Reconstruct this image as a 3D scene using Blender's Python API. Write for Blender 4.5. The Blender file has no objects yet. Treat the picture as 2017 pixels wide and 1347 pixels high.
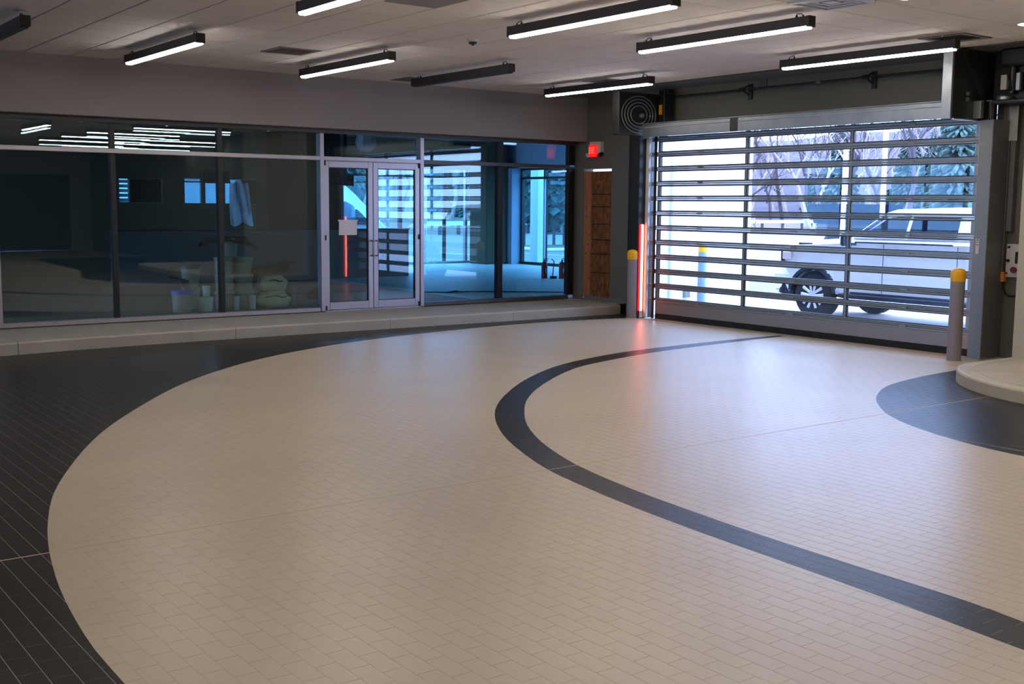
import bpy, bmesh, math, random
import numpy as np
from mathutils import Vector, Matrix
random.seed(7)
PI = math.pi
SC = bpy.context.scene
COL = SC.collection
# ------------------------------------------------------------------ camera
cam_d = bpy.data.cameras.new('camera'); cam = bpy.data.objects.new('camera', cam_d); COL.objects.link(cam)
cam_d.sensor_width = 36.0; cam_d.lens = 2243.0 / 2017.0 * 36.0; cam_d.clip_end = 600
rt = (0.80344540, -0.59531898, 0.00841429); up = (0.06399590, 0.10040273, 0.99288661); bk = (-0.59192906, -0.79719170, 0.11876608)
cam.matrix_world = Matrix(((rt[0], up[0], bk[0], 0), (rt[1], up[1], bk[1], 0), (rt[2], up[2], bk[2], 1.66), (0, 0, 0, 1)))
SC.camera = cam
# ------------------------------------------------------------------ overcast sky, exposure
W = bpy.data.worlds.new('overcast'); SC.world = W; W.use_nodes = True
wn = W.node_tree; wn.nodes.clear()
wo = wn.nodes.new('ShaderNodeOutputWorld'); wb = wn.nodes.new('ShaderNodeBackground')
wc = wn.nodes.new('ShaderNodeTexCoord'); wsep = wn.nodes.new('ShaderNodeSeparateXYZ'); wr = wn.nodes.new('ShaderNodeValToRGB')
wn.links.new(wc.outputs['Generated'], wsep.inputs[0]); wn.links.new(wsep.outputs['Z'], wr.inputs[0]); wn.links.new(wr.outputs[0], wb.inputs[0]); wn.links.new(wb.outputs[0], wo.inputs[0])
wr.color_ramp.elements[0].position = 0.0; wr.color_ramp.elements[0].color = (0.40, 0.57, 1.0, 1)
wr.color_ramp.elements[1].position = 0.6; wr.color_ramp.elements[1].color = (0.43, 0.60, 1.0, 1)
SKY_STRENGTH = 10.5
wb.inputs[1].default_value = SKY_STRENGTH
LAMP_STRENGTH = 29.0
SC.view_settings.view_transform = 'Standard'; SC.view_settings.look = 'None'
SC.view_settings.exposure = 0.0; SC.view_settings.gamma = 1.0; SC.view_settings.use_curve_mapping = False
try:
    SC.cycles.transparent_max_bounces = 20; SC.cycles.max_bounces = 8; SC.cycles.diffuse_bounces = 5; SC.cycles.sample_clamp_indirect = 6.0
    SC.cycles.caustics_reflective = False; SC.cycles.caustics_refractive = False
except Exception: pass

# ------------------------------------------------------------------ materials
def srgb(r, g, b):
    f = lambda c: (c/255/12.92) if c/255 <= 0.04045 else ((c/255+0.055)/1.055)**2.4
    return (f(r), f(g), f(b), 1)
MATS = {}
def mat(name, col, rough=0.6, metal=0.0, noise=0.0, nscale=8.0, bump=0.0, bscale=60.0, emit=None, estr=0.0, spec=0.5, stretch=None):
    m = bpy.data.materials.new(name); m.use_nodes = True; nt = m.node_tree; b = nt.nodes['Principled BSDF']
    b.inputs['Base Color'].default_value = col; b.inputs['Roughness'].default_value = rough; b.inputs['Metallic'].default_value = metal
    b.inputs['Specular IOR Level'].default_value = spec
    geo = None
    def pos(sc=None):
        nonlocal geo
        tc = nt.nodes.new('ShaderNodeNewGeometry')
        if not sc: return tc.outputs['Position']
        mp = nt.nodes.new('ShaderNodeMapping'); mp.inputs['Scale'].default_value = sc; nt.links.new(tc.outputs['Position'], mp.inputs[0]); return mp.outputs[0]
    if noise > 0:
        n = nt.nodes.new('ShaderNodeTexNoise'); n.inputs['Scale'].default_value = nscale; n.inputs['Detail'].default_value = 5
        nt.links.new(pos(stretch), n.inputs['Vector'])
        r = nt.nodes.new('ShaderNodeValToRGB'); r.color_ramp.elements[0].position = 0.3; r.color_ramp.elements[1].position = 0.7
        r.color_ramp.elements[0].color = tuple(c*(1-noise) for c in col[:3])+(1,); r.color_ramp.elements[1].color = tuple(min(1, c*(1+noise)) for c in col[:3])+(1,)
        nt.links.new(n.outputs['Fac'], r.inputs[0]); nt.links.new(r.outputs[0], b.inputs['Base Color'])
    if bump > 0:
        n = nt.nodes.new('ShaderNodeTexNoise'); n.inputs['Scale'].default_value = bscale; n.inputs['Detail'].default_value = 3
        nt.links.new(pos(stretch), n.inputs['Vector'])
        bp = nt.nodes.new('ShaderNodeBump'); bp.inputs['Strength'].default_value = bump; bp.inputs['Distance'].default_value = 0.01
        nt.links.new(n.outputs['Fac'], bp.inputs['Height']); nt.links.new(bp.outputs[0], b.inputs['Normal'])
    if emit: b.inputs['Emission Color'].default_value = emit; b.inputs['Emission Strength'].default_value = estr
    MATS[name] = m; return m
def glass(name, tint, r0, k=1.0):
    """thin architectural pane: tinted transmission per face, mirror share growing at grazing angles"""
    m = bpy.data.materials.new(name); m.use_nodes = True; nt = m.node_tree; nt.nodes.clear()
    o = nt.nodes.new('ShaderNodeOutputMaterial'); mx = nt.nodes.new('ShaderNodeMixShader'); t = nt.nodes.new('ShaderNodeBsdfTransparent'); g = nt.nodes.new('ShaderNodeBsdfGlossy')
    t.inputs[0].default_value = tint; g.inputs['Roughness'].default_value = 0.0; g.inputs[0].default_value = (0.97, 0.98, 1.0, 1)
    lw = nt.nodes.new('ShaderNodeLayerWeight'); lw.inputs[0].default_value = 0.5
    p = nt.nodes.new('ShaderNodeMath'); p.operation = 'POWER'; p.inputs[1].default_value = 5; nt.links.new(lw.outputs['Facing'], p.inputs[0])
    ma = nt.nodes.new('ShaderNodeMath'); ma.operation = 'MULTIPLY_ADD'; ma.inputs[1].default_value = (1-r0)*k; ma.inputs[2].default_value = r0; nt.links.new(p.outputs[0], ma.inputs[0])
    nt.links.new(ma.outputs[0], mx.inputs[0]); nt.links.new(t.outputs[0], mx.inputs[1]); nt.links.new(g.outputs[0], mx.inputs[2]); nt.links.new(mx.outputs[0], o.inputs[0])
    MATS[name] = m; return m

mat('wall_paint', srgb(176, 168, 150), 0.7, bump=0.03, bscale=150)
mat('bulkhead_paint', srgb(142, 135, 137), 0.75, bump=0.03, bscale=150)
mat('accent_wall', srgb(108, 105, 96), 0.7)
mat('ceiling_panel', srgb(222, 214, 208), 0.9, noise=0.04, nscale=3, bump=0.12, bscale=220)
mat('ceiling_grid', srgb(120, 112, 108), 0.8)
mat('soffit', srgb(112, 110, 108), 0.7)
mat('dark_soffit', srgb(92, 90, 88), 0.7)
mat('beige_tile', srgb(198, 180, 155), 0.34, noise=0.05, nscale=1.3, bump=0.05, bscale=22, spec=0.75)
mat('dark_tile', srgb(42, 38, 36), 0.33, noise=0.10, nscale=3, bump=0.10, bscale=22, spec=0.2)
mat('grout', srgb(196, 178, 153), 0.36, spec=0.7)
mat('control_joint', srgb(192, 175, 152), 0.9)
mat('concrete', srgb(186, 172, 148), 0.62, noise=0.08, nscale=2.5, bump=0.15, bscale=30)
mat('ledge_concrete', srgb(170, 162, 148), 0.6, noise=0.07, nscale=2.5, bump=0.12, bscale=30)
mat('show_concrete', srgb(214, 218, 218), 0.5, noise=0.10, nscale=0.9, stretch=(0.3, 1, 1))
mat('aluminium', srgb(178, 172, 178), 0.38, 0.75)
mat('darkened_aluminium', srgb(92, 90, 90), 0.45, 0.6)  # darker aluminium; paints the shade on the head frame and dim transom bar
mat('black_frame', srgb(14, 16, 17), 0.4)
mat('rubber', srgb(14, 13, 13), 0.7)
mat('galvanised', srgb(150, 152, 152), 0.38, 0.8, noise=0.10, nscale=6)
mat('door_slat', srgb(140, 136, 128), 0.36, 0.7)
mat('door_solid', srgb(140, 128, 122), 0.42, 0.45)
mat('dark_steel', srgb(58, 58, 56), 0.38, 0.6)
mat('jamb_steel', srgb(128, 124, 120), 0.40, 0.35)
mat('black', srgb(16, 15, 15), 0.5)
mat('lamp_body', srgb(34, 26, 25), 0.5)
mat('canopy_white', srgb(200, 198, 196), 0.5)
mat('lamp_on', (1, 1, 1, 1), 0.5, emit=(1.0, 0.95, 0.90, 1), estr=LAMP_STRENGTH)
mat('lamp_off', srgb(44, 42, 42), 0.4)
mat('down_on', (1, 1, 1, 1), 0.5, emit=(1.0, 0.93, 0.86, 1), estr=22)
mat('red_glow', (0.3, 0.0, 0.0, 1), 0.5, emit=(1.0, 0.012, 0.02, 1), estr=2.2)
mat('red_core', (0.6, 0.1, 0.05, 1), 0.5, emit=(1.0, 0.20, 0.13, 1), estr=9.0)
mat('exit_red', (0.5, 0.0, 0.0, 1), 0.5, emit=(1.0, 0.015, 0.012, 1), estr=0.9)
mat('exit_letter', (0.6, 0.1, 0.1, 1), 0.5, emit=(1.0, 0.09, 0.06, 1), estr=1.6)
mat('white_plastic', srgb(205, 202, 196), 0.45)
mat('yellow_cap', srgb(240, 172, 10), 0.4)
mat('bollard_sleeve', srgb(128, 122, 126), 0.42)
mat('label_white', srgb(188, 186, 182), 0.5)
mat('stud_wood', srgb(178, 112, 70), 0.75, noise=0.22, nscale=6, stretch=(4, 4, 0.4))
mat('osb', srgb(124, 76, 40), 0.8, noise=0.5, nscale=16, bump=0.3, bscale=30, stretch=(1, 1, 0.6))
mat('knot', srgb(60, 30, 18), 0.8)
mat('orange', srgb(228, 150, 60), 0.6)
mat('red_button', srgb(120, 22, 20), 0.4)
mat('vent_dark', srgb(60, 56, 55), 0.7)
mat('vent_frame', srgb(120, 112, 108), 0.7)
mat('diffuser_white', srgb(196, 200, 216), 0.5)
mat('grey_tile', srgb(132, 130, 128), 0.8)
glass('store_glass', (0.66, 0.86, 0.93, 1), 0.075, 0.9)
glass('ext_glass', (0.60, 0.82, 0.88, 1), 0.04, 0.8)
glass('ext_glass_dark', (0.30, 0.46, 0.52, 1), 0.04, 0.8)
glass('door_pane', (0.95, 0.97, 1.0, 1), 0.03, 0.5)
glass('car_glass', (0.20, 0.24, 0.42, 1), 0.08, 0.8)
# showroom
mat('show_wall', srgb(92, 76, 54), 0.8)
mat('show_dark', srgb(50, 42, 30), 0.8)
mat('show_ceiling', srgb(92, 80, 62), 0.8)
mat('show_floor_shaded', srgb(100, 88, 70), 0.6)  # darker tone for the dim part of the showroom floor, shade painted in
mat('half_wall', srgb(104, 100, 96), 0.7)
mat('ext_red', srgb(170, 20, 24), 0.35)
mat('sheet_plastic', srgb(200, 220, 225), 0.5)
mat('bucket_grey', srgb(150, 138, 120), 0.5)
mat('bucket_white', srgb(214, 200, 180), 0.45)
mat('blue_lid', srgb(40, 70, 190), 0.5)
mat('canvas', srgb(204, 172, 128), 0.9, noise=0.12, nscale=12, bump=0.5, bscale=14)
mat('dark_cloth', srgb(66, 52, 44), 0.9, noise=0.2, nscale=14)
mat('paper', srgb(214, 208, 214), 0.7)
# outdoors
mat('ext_white', srgb(236, 238, 240), 0.6)
mat('ext_grey', srgb(180, 192, 212), 0.7)
mat('ext_shade', srgb(222, 228, 238), 0.7)
mat('blue_sleeve', srgb(120, 150, 205), 0.5)
mat('asphalt', srgb(128, 118, 120), 0.9, noise=0.08, nscale=0.5)
mat('apron', srgb(184, 180, 180), 0.85, noise=0.05, nscale=1.0)
mat('crack', srgb(60, 90, 120), 0.9)
mat('dry_grass', srgb(116, 96, 80), 0.95, noise=0.18, nscale=0.6)
mat('kerb', srgb(225, 225, 220), 0.8)
mat('hill', srgb(80, 72, 80), 1.0, noise=0.35, nscale=0.5)
mat('bark', srgb(160, 144, 142), 0.9, noise=0.2, nscale=3)
mat('bark_dark', srgb(84, 72, 78), 0.9)
mat('fir', srgb(74, 96, 88), 0.95, noise=0.4, nscale=2.0)
mat('hedge', srgb(52, 86, 78), 0.95, noise=0.4, nscale=2.2)
mat('car_white', srgb(250, 251, 253), 0.35, noise=0.0)
mat('car_trim', srgb(26, 30, 52), 0.5)
mat('tyre', srgb(26, 27, 38), 0.8)
mat('alloy', srgb(225, 228, 236), 0.4, 0.2)
mat('chrome', srgb(225, 228, 235), 0.15, 0.9)
mat('amber', srgb(226, 200, 200), 0.3)
mat('navy', srgb(14, 16, 34), 0.8, spec=0.05)
mat('rail_white', srgb(225, 232, 236), 0.5)
mat('yellow_line', srgb(225, 200, 110), 0.8)

# ------------------------------------------------------------------ mesh helpers
class MB:
    def __init__(s): s.v = []; s.f = []
    def add(s, vs, fs):
        n = len(s.v); s.v += [tuple(v) for v in vs]; s.f += [tuple(i+n for i in f) for f in fs]; return s
    def box(s, x0, x1, y0, y1, z0, z1):
        if x0 > x1: x0, x1 = x1, x0
        if y0 > y1: y0, y1 = y1, y0
        if z0 > z1: z0, z1 = z1, z0
        return s.add([(x0,y0,z0),(x1,y0,z0),(x1,y1,z0),(x0,y1,z0),(x0,y0,z1),(x1,y0,z1),(x1,y1,z1),(x0,y1,z1)],
                     [(0,3,2,1),(4,5,6,7),(0,1,5,4),(1,2,6,5),(2,3,7,6),(3,0,4,7)])
    def bbox(s, x0, x1, y0, y1, z0, z1, c=0.004):
        """box with chamfered edges"""
        if x0 > x1: x0, x1 = x1, x0
        if y0 > y1: y0, y1 = y1, y0
        if z0 > z1: z0, z1 = z1, z0
        c = min(c, (x1-x0)*.45, (y1-y0)*.45, (z1-z0)*.45)
        bm = bmesh.new(); bmesh.ops.create_cube(bm, size=1)
        for v in bm.verts: v.co = Vector(((x0+x1)/2+v.co.x*(x1-x0), (y0+y1)/2+v.co.y*(y1-y0), (z0+z1)/2+v.co.z*(z1-z0)))
        bmesh.ops.bevel(bm, geom=bm.edges[:], offset=c, segments=1, affect='EDGES')
        bm.verts.index_update(); s.add([v.co[:] for v in bm.verts], [[v.index for v in f.verts] for f in bm.faces]); bm.free(); return s
    def cyl(s, p0, p1, r0, r1=None, n=12, cap=True):
        if r1 is None: r1 = r0
        p0 = Vector(p0); p1 = Vector(p1); d = (p1-p0).normalized(); a = d.orthogonal().normalized(); b = d.cross(a)
        vs = []
        for p, r in ((p0, r0), (p1, r1)):
            for i in range(n): t = 2*PI*i/n; vs.append(p+a*r*math.cos(t)+b*r*math.sin(t))
        fs = [(i, (i+1) % n, n+(i+1) % n, n+i) for i in range(n)]
        if cap: fs += [tuple(range(n-1, -1, -1)), tuple(range(n, 2*n))]
        return s.add(vs, fs)
    def tube(s, pts, r, n=8):
        pts = [Vector(p) for p in pts]; rings = []; base = len(s.v); a = None
        for i, p in enumerate(pts):
            d = (pts[min(i+1, len(pts)-1)]-pts[max(i-1, 0)]).normalized()
            if a is None: a = d.orthogonal().normalized()
            a = (a-d*a.dot(d)); a = a.normalized() if a.length > 1e-6 else d.orthogonal().normalized(); b = d.cross(a)
            rr = r[i] if isinstance(r, (list, tuple)) else r
            for k in range(n): t = 2*PI*k/n; s.v.append(tuple(p+a*rr*math.cos(t)+b*rr*math.sin(t)))
        for i in range(len(pts)-1):
            for k in range(n): s.f.append((base+i*n+k, base+i*n+(k+1) % n, base+(i+1)*n+(k+1) % n, base+(i+1)*n+k))
        s.f.append(tuple(base+k for k in range(n-1, -1, -1))); s.f.append(tuple(base+(len(pts)-1)*n+k for k in range(n)))
        return s
    def lathe(s, prof, c, axis='z', n=20):
        """prof: (radius, height along the axis)"""
        base = len(s.v)
        for r, h in prof:
            for k in range(n):
                t = 2*PI*k/n; u, w = r*math.cos(t), r*math.sin(t)
                s.v.append({'z': (c[0]+u, c[1]+w, c[2]+h), 'x': (c[0]+h, c[1]+u, c[2]+w), 'y': (c[0]+w, c[1]+h, c[2]+u)}[axis])
        for i in range(len(prof)-1):
            for k in range(n): s.f.append((base+i*n+k, base+i*n+(k+1) % n, base+(i+1)*n+(k+1) % n, base+(i+1)*n+k))
        s.f.append(tuple(base+k for k in range(n-1, -1, -1))); s.f.append(tuple(base+(len(prof)-1)*n+k for k in range(n)))
        return s
    def prism(s, poly, axis, a, b):
        """poly in the plane across axis: x -> (y,z), y -> (x,z), z -> (x,y)"""
        n = len(poly); pt = {'x': lambda p, h: (h, p[0], p[1]), 'y': lambda p, h: (p[0], h, p[1]), 'z': lambda p, h: (p[0], p[1], h)}[axis]
        vs = [pt(p, a) for p in poly]+[pt(p, b) for p in poly]
        return s.add(vs, [tuple(range(n)), tuple(range(2*n-1, n-1, -1))]+[(i, n+i, n+(i+1) % n, (i+1) % n) for i in range(n)])
    def build(s, name, m, parent=None, smooth=False, loc=None):
        w = WL.get(parent.name, Vector((0, 0, 0))) if parent else None
        if parent is None:
            if loc is None:
                xs, ys, zs = zip(*s.v); loc = ((min(xs)+max(xs))/2, (min(ys)+max(ys))/2, min(zs))
            off = Vector(loc)
        else: off = w
        me = bpy.data.meshes.new(name); me.from_pydata([tuple(Vector(v)-off) for v in s.v], [], s.f)
        bm = bmesh.new(); bm.from_mesh(me); bmesh.ops.recalc_face_normals(bm, faces=bm.faces[:]); bm.to_mesh(me); bm.free()
        me.materials.append(MATS[m]); me.update()
        if smooth:
            for p in me.polygons: p.use_smooth = True
            try: me.set_sharp_from_angle(angle=math.radians(35))
            except Exception: pass
        o = bpy.data.objects.new(name, me); COL.objects.link(o)
        if parent is None: o.location = off
        else: o.parent = parent
        WL[o.name] = off; return o
WL = {}
def tag(o, label=None, cat=None, group=None, kind=None):
    if label: o['label'] = label
    if cat: o['category'] = cat
    if group: o['group'] = group
    if kind: o['kind'] = kind
    return o
def thing(name, loc, label, cat, group=None):
    o = bpy.data.objects.new(name, None); COL.objects.link(o); o.location = loc; o.empty_display_size = 0.1; WL[o.name] = Vector(loc)
    return tag(o, label, cat, group)
def structure(name, loc=None, label=None):
    o = bpy.data.objects.new(name, None); COL.objects.link(o); o.location = loc or (0, 0, 0); WL[o.name] = Vector(loc or (0, 0, 0)); o['kind'] = 'structure'
    if label: o['label'] = label
    return o
def dup(root, loc, label=None, group=None):
    def cp(o, par):
        c = o.copy(); COL.objects.link(c)
        if par: c.parent = par
        for ch in [k for k in o.children]: cp(ch, c)
        return c
    r = cp(root, None); r.location = loc; WL[r.name] = Vector(loc)
    if label: r['label'] = label
    if group: r['group'] = group
    return r
def text_mesh(name, s, size, m, parent, matrix, ext=0.002):
    cu = bpy.data.curves.new(name, 'FONT'); cu.body = s; cu.size = size; cu.extrude = ext; cu.align_x = 'CENTER'; cu.align_y = 'CENTER'
    t = bpy.data.objects.new(name, cu); COL.objects.link(t); dg = bpy.context.evaluated_depsgraph_get()
    me = bpy.data.meshes.new_from_object(t.evaluated_get(dg)); bpy.data.objects.remove(t)
    me.transform(matrix); me.transform(Matrix.Translation(-WL[parent.name])); me.materials.clear(); me.materials.append(MATS[m])
    o = bpy.data.objects.new(name, me); COL.objects.link(o); o.parent = parent; WL[o.name] = WL[parent.name]; return o

# ------------------------------------------------------------------ floor: tiles cut along the inlaid curves
def spline(pts, k=8):
    P = [np.array(p, float) for p in pts]; P = [2*P[0]-P[1]]+P+[2*P[-1]-P[-2]]; out = []
    for i in range(1, len(P)-2):
        for j in range(k):
            t = j/k; a, b, c, d = P[i-1], P[i], P[i+1], P[i+2]
            out.append(0.5*((2*b)+(-a+c)*t+(2*a-5*b+4*c-d)*t*t+(-a+3*b-3*c+d)*t**3))
    out.append(P[-2]); return np.array(out)
CA = spline([(2.6,-11.5),(2.0,-7),(1.55,-3),(1.28,0),(1.18,2.4),(1.185,3.83),(1.21,4.43),(1.312,5.2),(1.507,6.07),(1.82,6.99),(2.457,8.3),(3.247,9.5),(3.877,10.3),(4.62,11.02),(5.45,11.62),(6.37,12.08),(7.28,12.39),(8.2,12.60),(9.3,12.77),(10.4,12.80),(11.5,12.66),(12.4,12.45)])
CBo = spline([(12.4,9.80),(11.7,9.84),(10.86,9.85),(9.45,9.76),(8.5,9.6),(7.5,9.24),(6.64,8.68),(5.97,8.10),(5.48,7.59),(5.13,7.12),(4.835,6.617),(4.61,6.12),(4.41,5.55),(4.3,5.0),(4.23,4.5),(4.18,3.92),(4.14,3.25),(4.1,2.68),(4.05,2.17),(3.98,1),(3.95,-1),(4.2,-4),(4.8,-8),(5.4,-11.5)])
CBi = spline([(12.4,9.66),(11.66,9.73),(10.61,9.65),(9.2,9.48),(8.21,9.24),(7.42,8.93),(6.53,8.30),(5.93,7.75),(5.53,7.27),(5.2,6.8),(4.92,6.28),(4.75,5.86),(4.64,5.52),(4.54,5.05),(4.47,4.55),(4.41,3.85),(4.385,3.2),(4.37,2.6),(4.32,2.2),(4.24,1),(4.2,-1),(4.45,-4),(5.05,-8),(5.65,-11.5)])
CC = spline([(12.4,6.55),(11.4,6.68),(10.63,6.66),(9.86,6.58),(9.18,6.42),(8.62,6.13),(8.25,5.85),(7.88,5.48),(7.6,5.03),(7.40,4.5),(7.32,4.0),(7.38,3.3),(7.62,2.3),(7.95,1.1),(8.2,-.2),(8.4,-3.4),(8.6,-7),(8.5,-11.5)])
def sdist(P, C):
    """signed distance, positive to the left of the curve's direction"""
    A = C[:-1]; B = C[1:]; D = B-A; L = (D**2).sum(1); best = np.full(len(P), 1e9); sg = np.ones(len(P))
    for i in range(len(A)):
        ap = P-A[i]; t = np.clip((ap@D[i])/L[i], 0, 1); q = ap-t[:, None]*D[i]; d = np.sqrt((q**2).sum(1)); cr = D[i][0]*ap[:, 1]-D[i][1]*ap[:, 0]
        w = d < best-1e-9; best[w] = d[w]; sg[w] = np.sign(cr[w])
    return best*np.where(sg == 0, 1, sg)
CURVES = [CA, CBo, CBi, CC]
def split(poly, vals):
    a, b = [], []; n = len(poly)
    for i in range(n):
        p, q, u, v = poly[i], poly[(i+1) % n], vals[i], vals[(i+1) % n]
        (a if u >= 0 else b).append(p)
        if (u >= 0) != (v >= 0):
            t = u/(u-v); m = (p[0]+(q[0]-p[0])*t, p[1]+(q[1]-p[1])*t); a.append(m); b.append(m)
    return a, b
TW, TL, G = 0.0889, 0.1778, 0.0013
X0, X1, Y0, Y1 = -0.89, 12.08, -6.0, 13.26
rects = []
k0 = int(math.floor((X0-1.249)/TW)); k1 = int((X1-1.249)/TW)
KJ = int(round((7.50-1.249)/TW))
for k in range(k0, k1+1):
    xa = 1.249+k*TW; xb = min(xa+TW, X1); xa0 = xa+G+(0.004 if k == KJ else 0); off = 0.0 if k % 2 == 0 else TL/2
    for sgn in (1, -1):
        y = 5.54+0.005*sgn; first = True
        while (y < Y1 if sgn > 0 else y > Y0):
            ln = (TL-off) if (first and off) else TL; y2 = y+sgn*ln; first = False
            a, b = sorted((y, y2)); a = max(a, Y0); b = min(b, Y1)
            if b-a > 0.01 and xb-xa > 0.02: rects.append((xa0, xb-G, a+G, b-G, abs(ln-TL) < 1e-6 and b-a > TL-1e-4 and k not in (KJ,) and xb-xa > TW-1e-4))
            y = y2
R4 = np.array([r[:4] for r in rects]); cor = np.stack([R4[:, [0, 2]], R4[:, [1, 2]], R4[:, [1, 3]], R4[:, [0, 3]]], 1)
flat = cor.reshape(-1, 2); S = [sdist(flat, C).reshape(-1, 4) for C in CURVES]
def cls(s): # s: signs for A, Bo, Bi, C.  dark where outside A, between Bo and Bi, or inside C
    return (s[0] > 0) or (s[1] > 0 and s[2] < 0) or (s[3] > 0)
rtv, upv, bkv = np.array(rt), np.array(up), np.array(bk)
def project(x, y, z):
    d = np.array([x, y, z-1.66]); w = -(d@bkv)
    if w <= 0.1: return None
    return 1008.5+2243*(d@rtv)/w, 673.5-2243*(d@upv)/w, w
whole = {True: [], False: []}; cut = {True: [], False: []}
TOPB = MB
for i, r in enumerate(rects):
    sg = [(S[c][i] >= 0) for c in range(4)]
    mixed = [c for c in range(4) if sg[c].any() and not sg[c].all()]
    poly = [tuple(p) for p in cor[i]]
    if not mixed:
        d = cls([1 if sg[c][0] else -1 for c in range(4)])
        (whole if r[4] else cut)[d].append(poly)
        continue
    pieces = [(poly, [1 if sg[c][0] else -1 for c in range(4)])]
    for c in mixed:
        nxt = []
        for pl, s in pieces:
            if len(pl) < 3: continue
            v = sdist(np.array(pl), CURVES[c]); v = np.where(np.abs(v) < 1e-6, 1e-6, v)
            a, b = split(pl, list(v))
            for q, sign in ((a, 1), (b, -1)):
                if len(q) >= 3:
                    s2 = list(s); s2[c] = sign; nxt.append((q, s2))
        pieces = nxt
    for pl, s in pieces:
        ar = 0.5*abs(sum(pl[j][0]*pl[(j+1) % len(pl)][1]-pl[(j+1) % len(pl)][0]*pl[j][1] for j in range(len(pl))))
        if ar > 2e-5: cut[cls(s)].append(pl)
floor = structure('floor', (0, 0, 0), 'tiled service drive floor with dark inlaid curves across beige tile')
MB().box(-7, 12.1, -12, 14.6, -0.12, -0.0007).build('grout_bed', 'grout', floor)
MB().box(X0, X1, 5.5335, 5.5465, -0.004, -0.0003).box(1.249+KJ*TW-0.002, 1.249+KJ*TW+0.0075, 3.0, Y1, -0.004, -0.0003).build('control_joint', 'control_joint', floor)
def tile_mesh(polys, h=0.0008):
    m = MB()
    for p in polys:
        n = len(p); m.add([(x, y, 0) for x, y in p]+[(x, y, -h) for x, y in p], [tuple(range(n))]+[(i, n+i, n+(i+1) % n, (i+1) % n) for i in range(n)])
    return m
for dark, nm, mt in ((False, 'beige_tile', 'beige_tile'), (True, 'dark_tile', 'dark_tile')):
    sc_ = []
    for j, p in enumerate(whole[dark]):
        cx_ = (p[0][0]+p[2][0])/2; cy_ = (p[0][1]+p[2][1])/2; q = project(cx_, cy_, 0)
        if q and 0 < q[0] < 2017 and 0 < q[1] < 1347: sc_.append((-1/(q[2]**3), j))
    sc_.sort(); pick = [j for _, j in sc_[:300]]; ps = set(pick)
    w, l = TW/2-G, TL/2-G
    one = tile_mesh([[(-w, -l), (w, -l), (w, l), (-w, l)]]); proto = None
    for j in pick:
        p = whole[dark][j]; loc = ((p[0][0]+p[2][0])/2, (p[0][1]+p[2][1])/2, 0)
        if proto is None: proto = one.build(nm, mt, floor); proto.location = loc
        else: c = proto.copy(); COL.objects.link(c); c.location = loc
    rest = [p for j, p in enumerate(whole[dark]) if j not in ps]+cut[dark]
    o = tile_mesh(rest).build(nm+'_field', mt, floor); o['kind'] = 'stuff'
# far floor beyond the laid-out tiles, seen only as reflections
MB().box(-7, X0-0.003, -12, Y1, -0.0022, 0).build('tile_border', 'dark_tile', floor)
MB().box(X0, X1, -12, Y0-0.003, -0.0022, 0).build('tile_border', 'beige_tile', floor)

# ------------------------------------------------------------------ room shell
CZ = 3.39
def wall(name, boxes, m, label=None):
    b = MB()
    for x in boxes: b.box(*x)
    o = b.build(name, m, loc=(0, 0, 0)); o['kind'] = 'structure'
    if label: o['label'] = label
    return o
# wall with the vehicle door (x = 12.1), openings: vehicle door y 7.2..12.35 z 0..2.9, boarded opening y 13.69..14.37 z .16..2.26
wall('wall_east', [(12.1, 12.3, 12.95, 13.69, 0, 3.5), (12.1, 12.3, 14.37, 14.62, 0, 3.5), (12.1, 12.3, 13.69, 14.37, 2.262, 3.5), (12.1, 12.3, 13.69, 14.37, 0, 0.155),
                   (12.1, 12.3, 7.2, 12.95, 2.86, 3.5), (12.1, 12.3, -12, 7.2, 0, 3.5)], 'accent_wall', 'greige painted wall holding the slatted vehicle door')
wall('wall_pier', [(11.3, 12.1, 3.0, 6.40, 0.123, 3.5)], 'wall_paint', 'beige painted wall return standing on the curb island')
wall('wall_bulkhead', [(-7, 12.1, 14.30, 14.62, 2.70, 3.5)], 'bulkhead_paint', 'painted bulkhead above the storefront glass')
wall('wall_west', [(-7.2, -7, -12, 14.6, 0, 3.5)], 'wall_paint')
wall('wall_south', [(-7, 7.6, -12.2, -12, 0, 3.5), (7.6, 11.4, -12.2, -12, 2.6, 3.5), (11.4, 12.3, -12.2, -12, 0, 3.5)], 'wall_paint')
d = MB().box(7.6, 11.4, -12.15, -12.05, 0, 2.6).build('door_4', 'black_frame', loc=(9.5, -12.1, 0)); d['kind'] = 'structure'
wall('roof_slab', [(-7.2, 12.3, -12.2, 14.6, 3.5, 3.7)], 'soffit')
b = MB().box(12.085, 12.1, 13.26, 14.3, 0.14, 0.21).box(12.085, 12.1, 12.97, 13.25, 0, 0.10); tag(b.build('baseboard_east', 'soffit', loc=(12.1, 13.5, 0)), kind='structure')
b = MB().box(12.085, 12.1, 6.41, 6.98, 0, 0.09); tag(b.build('baseboard_south', 'soffit', loc=(12.1, 6.7, 0)), kind='structure')

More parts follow.
